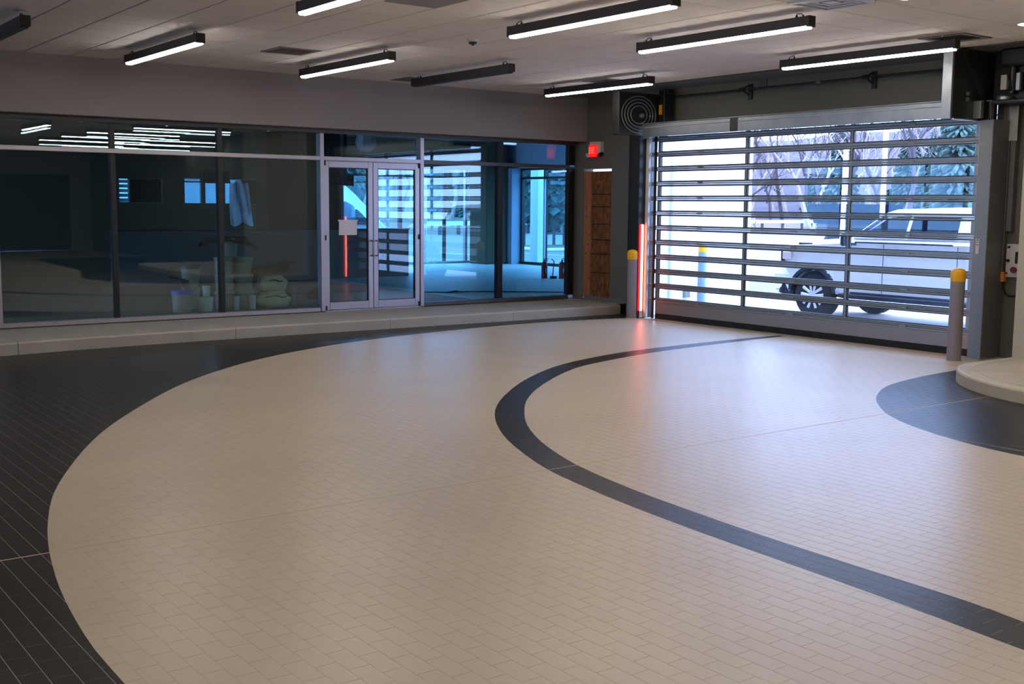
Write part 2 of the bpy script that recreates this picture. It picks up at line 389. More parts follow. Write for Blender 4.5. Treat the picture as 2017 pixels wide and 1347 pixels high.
# ceiling: square lay-in panels with recessed joints
P = 0.5333
ceil = structure('ceiling', (0, 0, 0), 'suspended ceiling of square acoustic panels')
MB().box(-7, 11.38, -12, 14.3, CZ+0.012, CZ+0.03).build('ceiling_grid', 'ceiling_grid', ceil)
MB().box(11.40, 12.1, -12, 14.3, CZ, CZ+0.03).build('drywall_border', 'soffit', ceil)
MB().box(11.365, 11.40, -12, 14.3, CZ-0.012, CZ+0.02).build('edge_angle', 'dark_steel', ceil)
holes = {}
xs = [2.95+P*k for k in range(-19, 16)]; ys = [5.53+P*k for k in range(-34, 17)]
spec_tiles = {(5.08, 8.20): 'grey', (5.61, 11.93): 'vent', (10.41, 6.60): 'vent', (10.41, 11.93): 'vent', (8.28, 13.52): 'vent', (7.75, 6.06): 'diffuser'}
allp = []
for x in xs:
    for y in ys:
        if x+P < -6.9 or y+P < -11.9 or x > 11.3 or y > 14.25: continue
        if any(abs(x-a) < .1 and abs(y-b_) < .1 for a, b_ in spec_tiles): continue
        xb, yb = min(x+P, 11.365), min(y+P, 14.3)
        q = project(x+P/2, y+P/2, CZ); inview = q and -60 < q[0] < 2077 and -40 < q[1] < 260
        allp.append((x, y, xb, yb, inview))
def panel(m, x, y, xb, yb, ox=0, oy=0):
    g = 0.006; c = 0.008; x += g; y += g; xb -= g; yb -= g
    x -= ox; xb -= ox; y -= oy; yb -= oy; z0, z1 = CZ, CZ+0.012
    m.add([(x+c, y+c, z0), (xb-c, y+c, z0), (xb-c, yb-c, z0), (x+c, yb-c, z0), (x, y, z0+.004), (xb, y, z0+.004), (xb, yb, z0+.004), (x, yb, z0+.004), (x, y, z1), (xb, y, z1), (xb, yb, z1), (x, yb, z1)],
          [(0, 1, 2, 3)]+[(i, 4+i, 4+(i+1) % 4, (i+1) % 4) for i in range(4)]+[(4+i, 8+i, 8+(i+1) % 4, 4+(i+1) % 4) for i in range(4)])
    return m
cnt = 0; restm = MB(); proto = None
for x, y, xb, yb, iv in sorted(allp, key=lambda a: a[0]**2+a[1]**2):
    full = abs(xb-x-P) < 1e-4 and abs(yb-y-P) < 1e-4
    if iv and cnt < 300:
        cnt += 1
        if full:
            if proto is None: proto = panel(MB(), x, y, xb, yb, x, y).build('ceiling_panel', 'ceiling_panel', ceil); proto.location = (x, y, 0)
            else: c = proto.copy(); COL.objects.link(c); c.location = (x, y, 0)
        else: panel(MB(), x, y, xb, yb).build('ceiling_panel', 'ceiling_panel', ceil)
    else: panel(restm, x, y, xb, yb)
restm.build('ceiling_panel_field', 'ceiling_panel', ceil)['kind'] = 'stuff'
# vents in the ceiling grid
def vent(x, y, label, n=9, along='y'):
    t = thing('ceiling_vent', (x+P/2, y+P/2, CZ-0.01), label, 'vent')
    f = MB()
    e = P-0.01; w = 0.055
    f.box(x+.01, x+w, y+.01, y+e, CZ-.006, CZ+.02).box(x+e-w+.01, x+e, y+.01, y+e, CZ-.006, CZ+.02).box(x+w, x+e-w+.01, y+.01, y+w, CZ-.006, CZ+.02).box(x+w, x+e-w+.01, y+e-w+.01, y+e, CZ-.006, CZ+.02)
    f.build('frame', 'vent_frame', t)
    MB().box(x+w, x+e-w+.01, y+w, y+e-w+.01, CZ+.008, CZ+.02).build('backing', 'black', t)
    lo, hi = y+w, y+e-w+.01
    pr = None
    for i in range(n):
        yy = lo+(hi-lo)*(i+.5)/n
        m = MB().add([(x+w, yy-.014, CZ-.004), (x+e-w+.01, yy-.014, CZ-.004), (x+e-w+.01, yy+.010, CZ+.010), (x+w, yy+.010, CZ+.010), (x+w, yy-.014, CZ-.001), (x+e-w+.01, yy-.014, CZ-.001), (x+e-w+.01, yy+.010, CZ+.013), (x+w, yy+.010, CZ+.013)], [(0,1,2,3), (4,5,6,7), (0,1,5,4), (2,3,7,6), (0,3,7,4), (1,2,6,5)])
        if pr is None: pr = m.build('slat', 'vent_frame', t); py = yy
        else: c = pr.copy(); COL.objects.link(c); c.location = (0, yy-py, 0)
    return t
vent(5.61, 11.93, 'dark louvred ceiling vent above the storefront, between two lit lamps')
vent(10.41, 6.60, 'louvred ceiling vent above the hood end of the vehicle door')
vent(10.41, 11.93, 'small dark ceiling vent just behind the lit lamp nearest the wall fan')
vent(8.28, 13.52, 'faint ceiling vent beside the bulkhead, by the unlit lamp')
t = thing('return_air_panel', (5.08+P/2, 8.2+P/2, CZ-.01), 'plain grey square return air panel in the ceiling', 'panel')
MB().bbox(5.085, 5.08+P-.005, 8.205, 8.20+P-.005, CZ-.004, CZ+.012, .003).build('panel_face', 'grey_tile', t)
x, y = 7.75, 6.06
t = thing('ceiling_diffuser', (x+P/2, y+P/2, CZ-.03), 'pale blue white square ceiling diffuser with nested rings', 'vent')
for i, (a, z) in enumerate(((0.0, 0.0), (.07, .006), (.13, .012))):
    f = MB(); lo = a+.008; hi = P-a-.008; w = .035
    f.bbox(x+lo, x+lo+w, y+lo, y+hi, CZ-.022+z, CZ+.02).bbox(x+hi-w, x+hi, y+lo, y+hi, CZ-.022+z, CZ+.02).bbox(x+lo+w, x+hi-w, y+lo, y+lo+w, CZ-.022+z, CZ+.02).bbox(x+lo+w, x+hi-w, y+hi-w, y+hi, CZ-.022+z, CZ+.02)
    f.build('ring', 'diffuser_white', t)
MB().bbox(x+.21, x+P-.21, y+.21, y+P-.21, CZ-.012, CZ+.01).build('center_plate', 'diffuser_white', t)
MB().box(x+.01, x+P-.01, y+.01, y+P-.01, CZ+.012, CZ+.02).build('backing', 'vent_dark', t)
t = thing('smoke_detector', (6.956, 10.106, CZ-.05), 'small round smoke detector on the ceiling between the lamps', 'detector')
MB().lathe([(.065, 0), (.062, -.022), (.05, -.026)], (6.956, 10.106, CZ), n=20).build('base', 'canopy_white', t, True)
MB().lathe([(.045, -.026), (.04, -.045), (.015, -.05), (.012, -.062)], (6.956, 10.106, CZ), n=16).build('sensor_dome', 'vent_dark', t, True)

# ------------------------------------------------------------------ lamps
def make_lamp(x, y, lit, label, L=2.2, rot=0, group='linear ceiling lamps'):
    t = thing('linear_lamp', (0, 0, CZ), label, 'lamp', None)
    h = L/2; zt, zb = 3.322, 3.236
    b = MB(); w = .043
    b.bbox(-w, w, -h, h, zb, zt, .004)
    for s in (-1, 1): b.bbox(-w-.003, w+.003, s*h-(.03 if s > 0 else 0), s*h+(0 if s > 0 else .03), zb-.008, zt+.002, .003)
    b.build('housing', 'lamp_body', t)
    d = MB(); pr = [(-.038, zb), (.038, zb), (.036, zb-.014), (.026, zb-.022), (-.026, zb-.022), (-.036, zb-.014)]
    d.prism(pr, 'y', -h+.032, h-.032); d.build('diffuser', 'lamp_on' if lit else 'lamp_off', t)
    for s in (-1, 1):
        yy = s*.925
        MB().lathe([(.05, 0), (.05, -.006), (.012, -.014), (.008, -.03)], (0, yy, CZ), n=16).build('canopy', 'canopy_white', t, True)
        MB().cyl((0, yy, CZ-.03), (0, yy, zt+.018), .0035, n=6).build('rod', 'canopy_white', t)
        MB().cyl((0, yy, zt), (0, yy, zt+.03), .016, .005, n=10).tube([(0, yy+s*.07, zt), (0, yy+s*.06, zt+.03), (0, yy+s*.02, zt+.036), (0, yy, zt+.03)], .004, 6).cyl((0, yy+s*.075, zt), (0, yy+s*.075, zt+.022), .012, .004, n=8).build('bracket', 'black', t)
    t.location = (x, y, CZ); t.rotation_euler.z = rot; WL[t.name] = Vector((x, y, CZ))
    return t
# building frame is local (0,0): give the proto zero offset
def lamp(x, y, lit, label, rot=0, group=None):
    WLz = None
    t = make_lamp_local(x, y, lit, label, rot, group); return t
PROTO = {}
def make_lamp_local(x, y, lit, label, rot, group):
    if lit not in PROTO:
        # parts are written about the lamp's own origin, so subtract only the height
        t = thing('linear_lamp', (0, 0, CZ), label, 'lamp', group)
        bpy.data.objects.remove(t)
        PROTO[lit] = make_lamp(x, y, lit, label); r = PROTO[lit]
    else: r = dup(PROTO[lit], (x, y, CZ), label)
    r.rotation_euler.z = rot; r['label'] = label
    if group: r['group'] = group
    elif 'group' in r.keys(): del r['group']
    return r
yA, yB = 12.10, 7.73
lamp(4.37, 12.17, True, 'lit linear lamp nearest the storefront, over its widest dark panes')
lamp(6.51, yA, True, 'lit linear lamp in front of the bulkhead, above the glass double door')
lamp(10.30, 12.0, True, 'lit linear lamp in the corner nearest the round wall fan')
lamp(4.37, 7.77, True, 'lit linear lamp cut by the picture top beside the plain grey ceiling panel')
lamp(6.50, 7.72, True, 'lit linear lamp between the smoke detector and the pale ceiling diffuser')
lamp(8.14, 7.72, True, 'lit linear lamp running below the pale square ceiling diffuser')
lamp(10.32, 7.70, True, 'lit linear lamp ending beside the vehicle door hood end')
lamp(8.15, 12.12, False, 'unlit black linear lamp between two lit ones in front of the bulkhead')
lamp(2.73, 12.15, False, 'unlit black linear lamp at the picture edge, over the dark wedge of tile')
HL = 'lit linear lamp outside the view, among mirrored ones and unseen ones added for illumination'
for x, y, r in ((8.9, -1.7, 1), (8.9, .35, 1), (8.9, 2.4, 1), (9.2, 4.7, 1), (10.9, -2.2, 1), (10.9, .1, 1), (10.2, -4.4, 1), (6.5, 3.3, 0), (4.37, 3.3, 0), (1.5, 3.3, 0), (-1.5, 3.3, 0), (1.5, 7.7, 0), (-2, 7.7, 0), (0, 12.1, 0), (6.0, -1.2, 0), (2.5, -1.2, 0), (-2, -1.2, 0), (6, -6, 0), (1.5, -6, 0), (-4, 3.3, 0)):  # lamps farther left leave no mirror image, added unseen to light the room
    lamp(x, y, True, HL, PI/2 if r else 0, 'lamps behind the viewpoint')
for x, y in ((6.6, 5.8), (8.3, 5.8), (10.3, 5.9)):
    t = thing('downlight', (x, y, CZ-.02), 'round recessed downlight above the viewpoint, mirrored in the transom glass', 'lamp', 'round downlights')
    MB().lathe([(.09, 0), (.09, -.012), (.07, -.014)], (x, y, CZ), n=20).build('trim_ring', 'canopy_white', t, True)
    MB().lathe([(.066, -.014), (.05, -.02)], (x, y, CZ), n=20).build('lens', 'down_on', t, True)

# ------------------------------------------------------------------ curbs
# ledge in front of the storefront: separate poured sections
fr = spline([(-7, 12.2), (-3, 12.55), (0.5, 12.78), (2.8, 13.07), (3.6, 13.17), (4.6, 13.23), (6.2, 13.25), (8.0, 13.23), (12.08, 13.20)], 10)
led = thing('concrete_curb', (6, 13.9, 0), 'raised concrete curb running along the foot of the storefront', 'curb')
cuts = [-7, 0.2, 3.02, 5.59, 7.78, 9.83, 12.085]
def yfront(x): return float(np.interp(x, fr[:, 0], fr[:, 1]))
for a, b_ in zip(cuts[:-1], cuts[1:]):
    n = 14; xa, xb = a+.003, b_-.003; sec = [(0, 0), (0, .118), (.012, .136), (.032, .14)]
    m = MB(); vs = []
    for i in range(n+1):
        x = xa+(xb-xa)*i/n; yf = yfront(x)
        for dy, z in sec: vs.append((x, yf+dy, z))
        vs.append((x, 14.62, .14)); vs.append((x, 14.62, 0))
    fs = []
    for i in range(n):
        for k in range(6): fs.append((i*6+k, (i+1)*6+k, (i+1)*6+(k+1) % 6, i*6+(k+1) % 6))
    fs += [tuple(range(5, -1, -1)), tuple(n*6+k for k in range(6))]
    m.add(vs, fs); m.build('curb_section', 'ledge_concrete', led, False)
MB().box(11.9, 12.085, 13.20, 13.262, 0.0, .15).build('end_seal', 'rubber', led)
# curb island
isl = thing('curb_island', (10.6, 4, 0), 'rounded concrete curb island at the beige wall return', 'curb')
ed = spline([(12.08, 6.38), (11.4, 6.43), (10.87, 6.44), (10.35, 6.40), (9.98, 6.2), (9.65, 5.86), (9.42, 5.46), (9.31, 5.05), (9.3, 4.4), (9.35, 3), (9.5, 1), (9.7, 0)], 8)
m = MB(); n = len(ed); vs = []; z1 = .122
nrm = []
for i in range(n):
    t_ = ed[min(i+1, n-1)]-ed[max(i-1, 0)]; t_ = t_/np.linalg.norm(t_); nrm.append(np.array([-t_[1], t_[0]]))
for i in range(n):
    for ins, z in ((0, 0.0), (0, z1-.02), (.008, z1-.005), (.028, z1)): q = ed[i]+nrm[i]*ins; vs.append((q[0], q[1], z))
fs = [(i*4+k, (i+1)*4+k, (i+1)*4+k+1, i*4+k+1) for i in range(n-1) for k in range(3)]
base = len(vs); vs.append((12.08, 0, z1)); fs.append(tuple([i*4+3 for i in range(n)]+[base]))
m.add(vs, fs); m.build('curb_body', 'concrete', isl, False)
m = MB(); ins = []
for i in range(n):
    if 8 <= i <= n-12: ins.append(tuple(ed[i]+nrm[i]*.16)+(z1+.0006,))
if len(ins) > 2: m.tube(ins, .0022, 4).build('tooled_line', 'ledge_concrete', isl)

# ------------------------------------------------------------------ storefront
YS = 14.54
sf = structure('window_1', (8, YS, 0), 'aluminium storefront of tall tinted panes with a transom row')
ZT0, ZT1, ZH = 2.270, 2.325, 2.645
f0, f1 = YS-.02, YS+.09
def fr_box(nm, m, *a): return MB().bbox(*a, c=.003).build(nm, m, sf)
fr_box('head_frame', 'darkened_aluminium', 3.0, 12.05, f0, f1, ZH, 2.70); fr_box('head_frame', 'darkened_aluminium', -7, 2.995, f0, f1, ZH, 2.70)  # head frame gets its shade from the darker metal colour
fr_box('transom_bar', 'aluminium', -7, 3.12, f0-.01, f1, ZT0, ZT1)
fr_box('transom_bar', 'aluminium', 3.19, 7.415, f0-.01, f1, ZT0, ZT1); fr_box('transom_bar', 'aluminium', 7.475, 9.06, f0-.01, f1, ZT0, ZT1); fr_box('transom_bar', 'darkened_aluminium', 9.12, 11.92, f0-.01, f1, ZT0, ZT1)  # last bar is the same metal, darkened by colour because it is lit less
fr_box('sill_frame', 'aluminium', 3.19, 7.40, f0-.01, f1, .150, .205); fr_box('sill_frame', 'aluminium', -7, 3.12, f0-.01, f1, .15, .205); fr_box('sill_frame', 'darkened_aluminium', 9.12, 11.92, f0-.01, f1, .15, .205)
fr_box('mullion', 'aluminium', 3.12, 3.19, f0-.01, f1, .150, ZH)
fr_box('mullion', 'aluminium', 7.415, 7.475, f0-.012, f1, .150, ZH)
fr_box('mullion', 'aluminium', 9.06, 9.12, f0-.012, f1, .150, ZH)
for x, w in ((4.56, .065), (5.965, .07), (10.55, .10), (11.985, .13), (1.7, .07), (0.2, .07), (-1.6, .07), (-3.4, .07), (-5.2, .07)):
    fr_box('mullion', 'black_frame', x-w/2, x+w/2, YS+.002, f1, .205, ZT0); fr_box('mullion', 'black_frame', x-w/2, x+w/2, YS+.002, f1, ZT1, ZH)
def pane(nm, par, m, x0, x1, z0, z1, y=YS+.03, tilt=0.0, th=.012):
    return MB().add([(x0, y, z0), (x1, y, z0), (x1, y, z1), (x0, y, z1), (x0, y+th, z0), (x1, y+th, z0), (x1, y+th+tilt*(z1-z0), z1), (x0, y+th+tilt*(z1-z0)*.8, z1)],
                    [(0, 1, 2, 3), (4, 7, 6, 5), (0, 4, 5, 1), (1, 5, 6, 2), (2, 6, 7, 3), (3, 7, 4, 0)]).build(nm, m, par)
xsn = [-7, -5.2, -3.4, -1.6, .2, 1.7, 3.155, 4.56, 5.965, 7.445, 9.09, 10.55, 11.985]
for i, (a, b_) in enumerate(zip(xsn[:-1], xsn[1:])):
    a += .03; b_ -= .03
    if not abs((a+b_)/2-8.27) < .3: pane('pane', sf, 'store_glass', a, b_, .20, ZT0+.01, tilt=(.0004, -.0003, .0005)[i % 3])
    pane('transom_pane', sf, 'store_glass', a, b_, ZT1-.01, ZH+.01, tilt=.0034)
# glass double door
def leaf(name, x0, x1, side):
    d = structure(name, ((x0+x1)/2, YS, .15), 'aluminium framed glass door leaf with a pull handle')
    st = .078; z0, z1 = .162, 2.262; y0, y1 = YS-.012, YS+.036
    MB().bbox(x0, x0+st, y0, y1, z0, z1).build('stile', 'aluminium', d); MB().bbox(x1-st, x1, y0, y1, z0, z1).build('stile', 'aluminium', d)
    MB().bbox(x0+st, x1-st, y0, y1, 2.175, z1).build('top_rail', 'aluminium', d); MB().bbox(x0+st, x1-st, y0, y1, z0, .272).build('bottom_rail', 'aluminium', d)
    pane('pane', d, 'store_glass', x0+st-.005, x1-st+.005, .268, 2.18, YS+.008, .0006, .008)
    MB().box(x0+st-.001, x0+st+.009, y0+.006, y1, .272, 2.175).box(x1-st-.009, x1-st+.001, y0+.006, y1, .272, 2.175).box(x0+st, x1-st, y0+.006, y1, 2.166, 2.176).box(x0+st, x1-st, y0+.006, y1, .271, .281).build('glazing_gasket', 'black_frame', d)
    hx = x1-.039 if side > 0 else x0+.039; s = -1 if side > 0 else 1
    for yy, q in ((YS-.075, -1), (YS+.10, 1)):
        pts = [(hx, y0 if q < 0 else y1, .925), (hx, yy+q*-.02, .925), (hx, yy, .945), (hx, yy, 1.12), (hx, yy+q*-.02, 1.14), (hx, y0 if q < 0 else y1, 1.14)]
        MB().tube(pts, .011, 10).build('handle', 'galvanised', d, True)
    hz = x0+.012 if side > 0 else x1-.012
    for z in (2.235, 1.19, .19): MB().cyl((hz-.02*s*0, YS-.025, z-.035), (hz, YS-.025, z+.035), .013, n=10).build('hinge', 'black', d, True)
    return d
leaf('door_1', 7.478, 8.262, 1); leaf('door_2', 8.270, 9.056, -1)
dframe = MB().bbox(7.475, 9.06, YS-.01, f1, 2.2625, 2.2695, .001).bbox(7.475, 9.06, YS-.03, YS+.06, .1401, .1585, .002)
tag(dframe.build('trim_1', 'aluminium', loc=(8.27, YS, .14)), kind='structure')
t = thing('paper_notice', (7.86, YS-.014, 1.22), 'blank white paper notice taped to the glass door', 'paper')
m = MB(); vs = []; q = 6
for i in range(q+1):
    for j in range(q+1): u, v = i/q, j/q; vs.append((7.715+.29*u, YS+.006-.006*abs(math.sin(3*u+v*2)), 1.225+.215*v))
m.add(vs, [(i*(q+1)+j, (i+1)*(q+1)+j, (i+1)*(q+1)+j+1, i*(q+1)+j+1) for i in range(q) for j in range(q)]); m.build('sheet', 'paper', t)
for x, z in ((7.72, 1.43), (8.0, 1.43)): MB().box(x-.02, x+.02, YS-.0015, YS+.001, z-.008, z+.012).build('tape', 'white_plastic', t)

# ------------------------------------------------------------------ vehicle door
gd = structure('door_3', (11.8, 9.8, 0), 'high speed vehicle door of clear horizontal slats in grey rails')
XD = 11.80; YL, YR = 12.32, 7.20; mul = [12.30, 10.617, 8.919, 7.235]
RH = .2146; Z0 = .282
def slat(i):
    z = Z0+i*RH; r = .032
    m = MB()
    # twin ribbed rails with a joint between slats
    for za, zb, xo in ((z-.004, z+.012, 0), (z+.015, z+r, -.006), (z+RH-r, z+RH-.016, -.006), (z+RH-.013, z+RH-.006, 0)):
        m.bbox(XD+xo, XD+.045, YR, 12.47, za, zb, .003)
    s = m.build('door_slat', 'door_slat', gd)
    g = MB()
    for y in mul:
        w = .028 if y in (mul[0], mul[-1]) else .017
        g.bbox(XD-.003, XD+.04, y-w, y+w, z+r, z+RH-r, .004)
    g.build('divider', 'door_slat', s)
    MB().box(XD+.016, XD+.022, 12.335, 12.465, z+r+.004, z+RH-r-.004).build('pane', 'door_pane', s)
    k = MB()
    for a, b_ in zip(mul[1:], mul[:-1]):
        k.box(XD+.004, XD+.036, a+.018, b_-.018, z+r, z+r+.010).box(XD+.004, XD+.036, a+.018, b_-.018, z+RH-r-.010, z+RH-r)
        k.box(XD+.004, XD+.036, a+.017, a+.029, z+r, z+RH-r).box(XD+.004, XD+.036, b_-.029, b_-.017, z+r, z+RH-r)
    k.build('gasket', 'black_frame', s)
    for a, b_ in zip(mul[1:], mul[:-1]):
        MB().box(XD+.016, XD+.022, a+.02, b_-.02, z+r+.004, z+RH-r-.004).build('pane', 'door_pane', s)
        MB().bbox(XD-.012, XD, (a+b_)/2-.05, (a+b_)/2+.05, z-.012, z+.014, .003).build('hinge', 'door_slat', s)
    return s
for i in range(12): slat(i)
MB().bbox(XD-.004, XD+.045, YR, YL, .085, Z0-.006, .004).build('bottom_panel', 'door_solid', gd)
MB().bbox(XD-.014, XD+.02, YR, YL, Z0-.03, Z0-.010, .004).build('top_rib', 'door_slat', gd)
MB().bbox(XD-.004, XD+.05, YR, YL, .004, .084, .004).build('bottom_seal', 'rubber', gd)
MB().box(XD-.14, 12.3, 7.0, 12.45, -.001, .006).build('threshold', 'ledge_concrete', gd)
# side posts
MB().box(12.1, 12.32, 12.93, 12.949, 0, 2.86).build('outer_reveal', 'ext_white', gd)
MB().bbox(11.62, 11.80, 12.53, 12.70, 0, 2.72, .004).build('side_post', 'dark_steel', gd)
MB().box(11.80, 12.1, 12.69, 12.96, 0, 2.72).build('side_cheek', 'dark_steel', gd)  # hidden filler added to close the light leak between post and wall
MB().bbox(11.74, 11.785, 12.462, 12.525, .02, 2.66, .006).build('guide_rail', 'canopy_white', gd)
MB().bbox(11.765, 11.792, 12.335, 12.375, .01, 2.70, .004).build('guide_lip', 'rubber', gd)
MB().bbox(11.70, 12.1, 7.00, 7.165, 0, 2.64, .006).build('side_post', 'jamb_steel', gd)
MB().box(11.86, 12.1, 7.165, 7.20, 0, 2.64).build('guide_slot', 'rubber', gd)
# header channel
HX = 11.50
MB().bbox(HX, HX+.03, 7.29, 12.36, 2.664, 2.845, .003).build('header', 'galvanised', gd)
MB().bbox(HX-.02, 12.06, 7.29, 12.36, 2.845, 2.858, .003).build('header_flange', 'galvanised', gd)
MB().bbox(HX-.014, HX+.002, 10.66, 12.3, 2.792, 2.800, .002).bbox(HX-.014, HX+.002, 7.3, 10.52, 2.792, 2.800, .002).build('header_highlight', 'label_white', gd)  # pale strips painting the highlight along the header flange
MB().bbox(HX-.004, HX+.01, 10.52, 10.66, 2.668, 2.85, .002).build('splice_plate', 'dark_steel', gd)
# red LED strips on both posts
def strip(name, y, s, label, xo=11.635):
    t = thing(name, (xo+.05, y, .01), label, 'light strip')
    MB().bbox(xo+.0, xo+.035, y, y+s*.018, .115, 1.40, .006).build('glow_lens', 'red_glow', t)
    MB().bbox(xo+.032, xo+.085, y, y+s*.022, .115, 1.40, .008).build('lit_tube', 'red_core', t)
    MB().bbox(xo+.03, xo+.09, y, y+s*.025, .01, .112, .005).build('end_cap', 'canopy_white', t)
strip('led_strip', 12.53, -1, 'glowing red LED strip on the door post beside the yellow-capped bollard')
strip('led_strip', 7.165, 1, 'glowing red LED strip hidden behind the broad steel post, seen mirrored in the glass door', 11.745)
# spiral end housing at the far side
t = thing('spiral_housing', (11.5, 12.4, 2.70), 'dark end housing of the door drum with round spiral rails', 'door drive')
MB().bbox(11.05, 12.08, 12.41, 12.52, 2.69, 3.30, .01).build('side_plate', 'dark_steel', t)
for r in (.235, .195, .155, .112):
    pts = [(11.46+r*1.42*math.cos(a), 12.395, 2.985+r*1.12*math.sin(a)) for a in [2*PI*i/40 for i in range(41)]]
    MB().tube(pts, .009, 8).build('spiral_rail', 'galvanised', t, True)
MB().lathe([(.035, 0), (.035, -.05), (.02, -.06)], (11.50, 12.40, 2.97), 'y', 16).build('hub', 'galvanised', t, True)
MB().bbox(11.05, 11.07, 12.37, 12.42, 2.69, 3.30, .005).build('plate_flange', 'dark_steel', t)
MB().bbox(11.82, 12.0, 12.25, 12.37, 2.86, 3.36, .01).build('drive_box', 'black', t)
MB().bbox(11.80, 11.815, 12.28, 12.34, 3.0, 3.14, .002).build('warning_label', 'yellow_cap', t)
MB().bbox(11.86, 11.98, 12.23, 12.30, 3.30, 3.37, .004).build('bracket', 'dark_steel', t)
# hood end at the near side
t = thing('hood_end', (11.6, 7.2, 2.63), 'steel hood end plate with a diagonal brace beside the black motor', 'door drive')
MB().prism([(11.20, 2.63), (11.20, 3.385), (12.08, 3.385), (12.08, 2.63)], 'y', 7.19, 7.20).build('side_plate', 'dark_steel', t)
MB().bbox(11.16, 11.20, 7.185, 7.30, 2.63, 3.385, .004).build('front_flange', 'galvanised', t)
MB().bbox(11.20, 12.08, 7.17, 7.20, 2.625, 2.64, .003).build('bottom_flange', 'chrome', t)
MB().prism([(11.30, 3.385), (11.38, 3.385), (11.83, 2.84), (11.75, 2.84)], 'y', 7.155, 7.19).build('diagonal_brace', 'dark_steel', t)
MB().bbox(11.60, 11.66, 7.10, 7.19, 2.65, 2.84, .003).build('bracket', 'galvanised', t)
MB().bbox(11.80, 11.87, 7.10, 7.19, 2.65, 2.86, .003).build('bracket', 'galvanised', t)
MB().bbox(11.67, 11.79, 7.12, 7.19, 2.66, 2.84, .003).build('stop_block', 'rubber', t)
for z in (2.80, 2.74): MB().cyl((11.47, 7.19, z+.11), (11.47, 7.17, z+.11), .022, n=12).build('bolt', 'galvanised', t)
t = thing('door_motor', (12.0, 6.8, 2.84), 'black motor gearbox hanging beside the vehicle door hood', 'motor')
MB().bbox(11.72, 11.90, 6.42, 6.98, 3.20, 3.385, .02).build('mounting_hood', 'black', t)
MB().bbox(11.91, 12.085, 6.42, 7.155, 2.846, 3.385, .01).build('back_plate', 'black', t)
MB().lathe([(.07, .0), (.09, .02), (.09, .05), (.06, .07)], (11.86, 6.98, 2.835), n=18).build('drive_drum', 'galvanised', t, True)
MB().bbox(11.82, 11.90, 6.95, 7.02, 2.96, 3.12, .006).build('terminal_box', 'white_plastic', t)
MB().bbox(11.84, 11.90, 6.80, 6.86, 2.94, 3.14, .01).build('motor_case', 'galvanised', t)
MB().cyl((11.86, 6.90, 2.92), (11.86, 6.90, 3.36), .035, n=14).build('brake_column', 'dark_steel', t, True)
MB().tube([(11.84, 6.95, 3.12), (11.80, 6.90, 3.05), (11.80, 6.88, 2.98), (11.84, 6.90, 2.93), (11.87, 6.95, 2.98)], .008, 6).build('cable', 'black', t, True)
MB().bbox(11.70, 12.08, 6.42, 7.05, 2.80, 2.845, .01).build('mounting_shelf', 'black', t)
# torsion shaft on brackets along the wall above the door
t = thing('door_shaft', (12.0, 9.8, 3.2), 'thin dark shaft on wall brackets above the vehicle door', 'shaft')
MB().cyl((11.93, 12.25, 3.26), (11.93, 7.32, 3.26), .010, n=8).build('rod', 'dark_steel', t, True)
for y in (10.86, 8.86):
    MB().bbox(12.075, 12.1, y-.05, y+.02, 3.13, 3.34, .003).tube([(12.09, y, 3.33), (11.93, y, 3.265)], .010, 6).tube([(12.09, y, 3.19), (11.93, y, 3.255)], .010, 6).cyl((11.93, y-.04, 3.26), (11.93, y+.04, 3.26), .026, n=12).build('bearing_bracket', 'black', t)
MB().cyl((11.93, 9.53, 3.26), (11.93, 9.60, 3.26), .020, n=10).build('coupling', 'galvanised', t)
tag(MB().bbox(12.08, 12.1, 10.56, 10.70, 3.28, 3.385, .002).build('wall_patch', 'dark_soffit', loc=(12.09, 10.63, 3.28)), 'small darker cover plate under the ceiling above the shaft', 'plate')

# label plate on the steel post
t = thing('warning_plate', (11.695, 7.13, .99), 'narrow pale rating plate on the broad steel door post', 'plate')
MB().bbox(11.6955, 11.70, 7.085, 7.128, 1.17, 1.34, .001).build('plate', 'label_white', t)
MB().box(11.6945, 11.6956, 7.092, 7.122, 1.30, 1.306).box(11.6945, 11.6956, 7.092, 7.122, 1.268, 1.276).box(11.6945, 11.6956, 7.098, 7.116, 1.32, 1.332).build('print_lines', 'vent_dark', t)
# bollards
def bollard(x, y, label, h=1.03, body='bollard_sleeve'):
    t = thing('bollard', (x, y, 0), label, 'bollard')
    r = .079; hc = .15
    MB().cyl((x, y, 0), (x, y, h-hc), r*.97, n=32).build('post_sleeve', body, t, True)
    prof = [(r, h-hc), (r*1.02, h-hc+.005), (r*1.0, h-.05)]+[(r*math.cos(a), h-.05+.05*math.sin(a)) for a in [PI/2*i/6 for i in range(1, 7)]]
    prof[-1] = (.004, h)
    MB().lathe(prof, (x, y, 0), n=32).build('cap', 'yellow_cap', t, True)
    MB().lathe([(r*1.0, 0), (r*1.12, 0), (r*1.08, .006), (r, .008)], (x, y, 0), n=32).build('base_seal', 'control_joint', t)
    return t
bollard(11.58, 12.60, 'grey bollard with yellow cap beside the glowing red strip')
bollard(11.33, 7.09, 'grey bollard with yellow cap beside the curb island')
bollard(14.62, 14.10, 'bollard outside, seen through the slats by the white wall', 1.03, 'blue_sleeve')

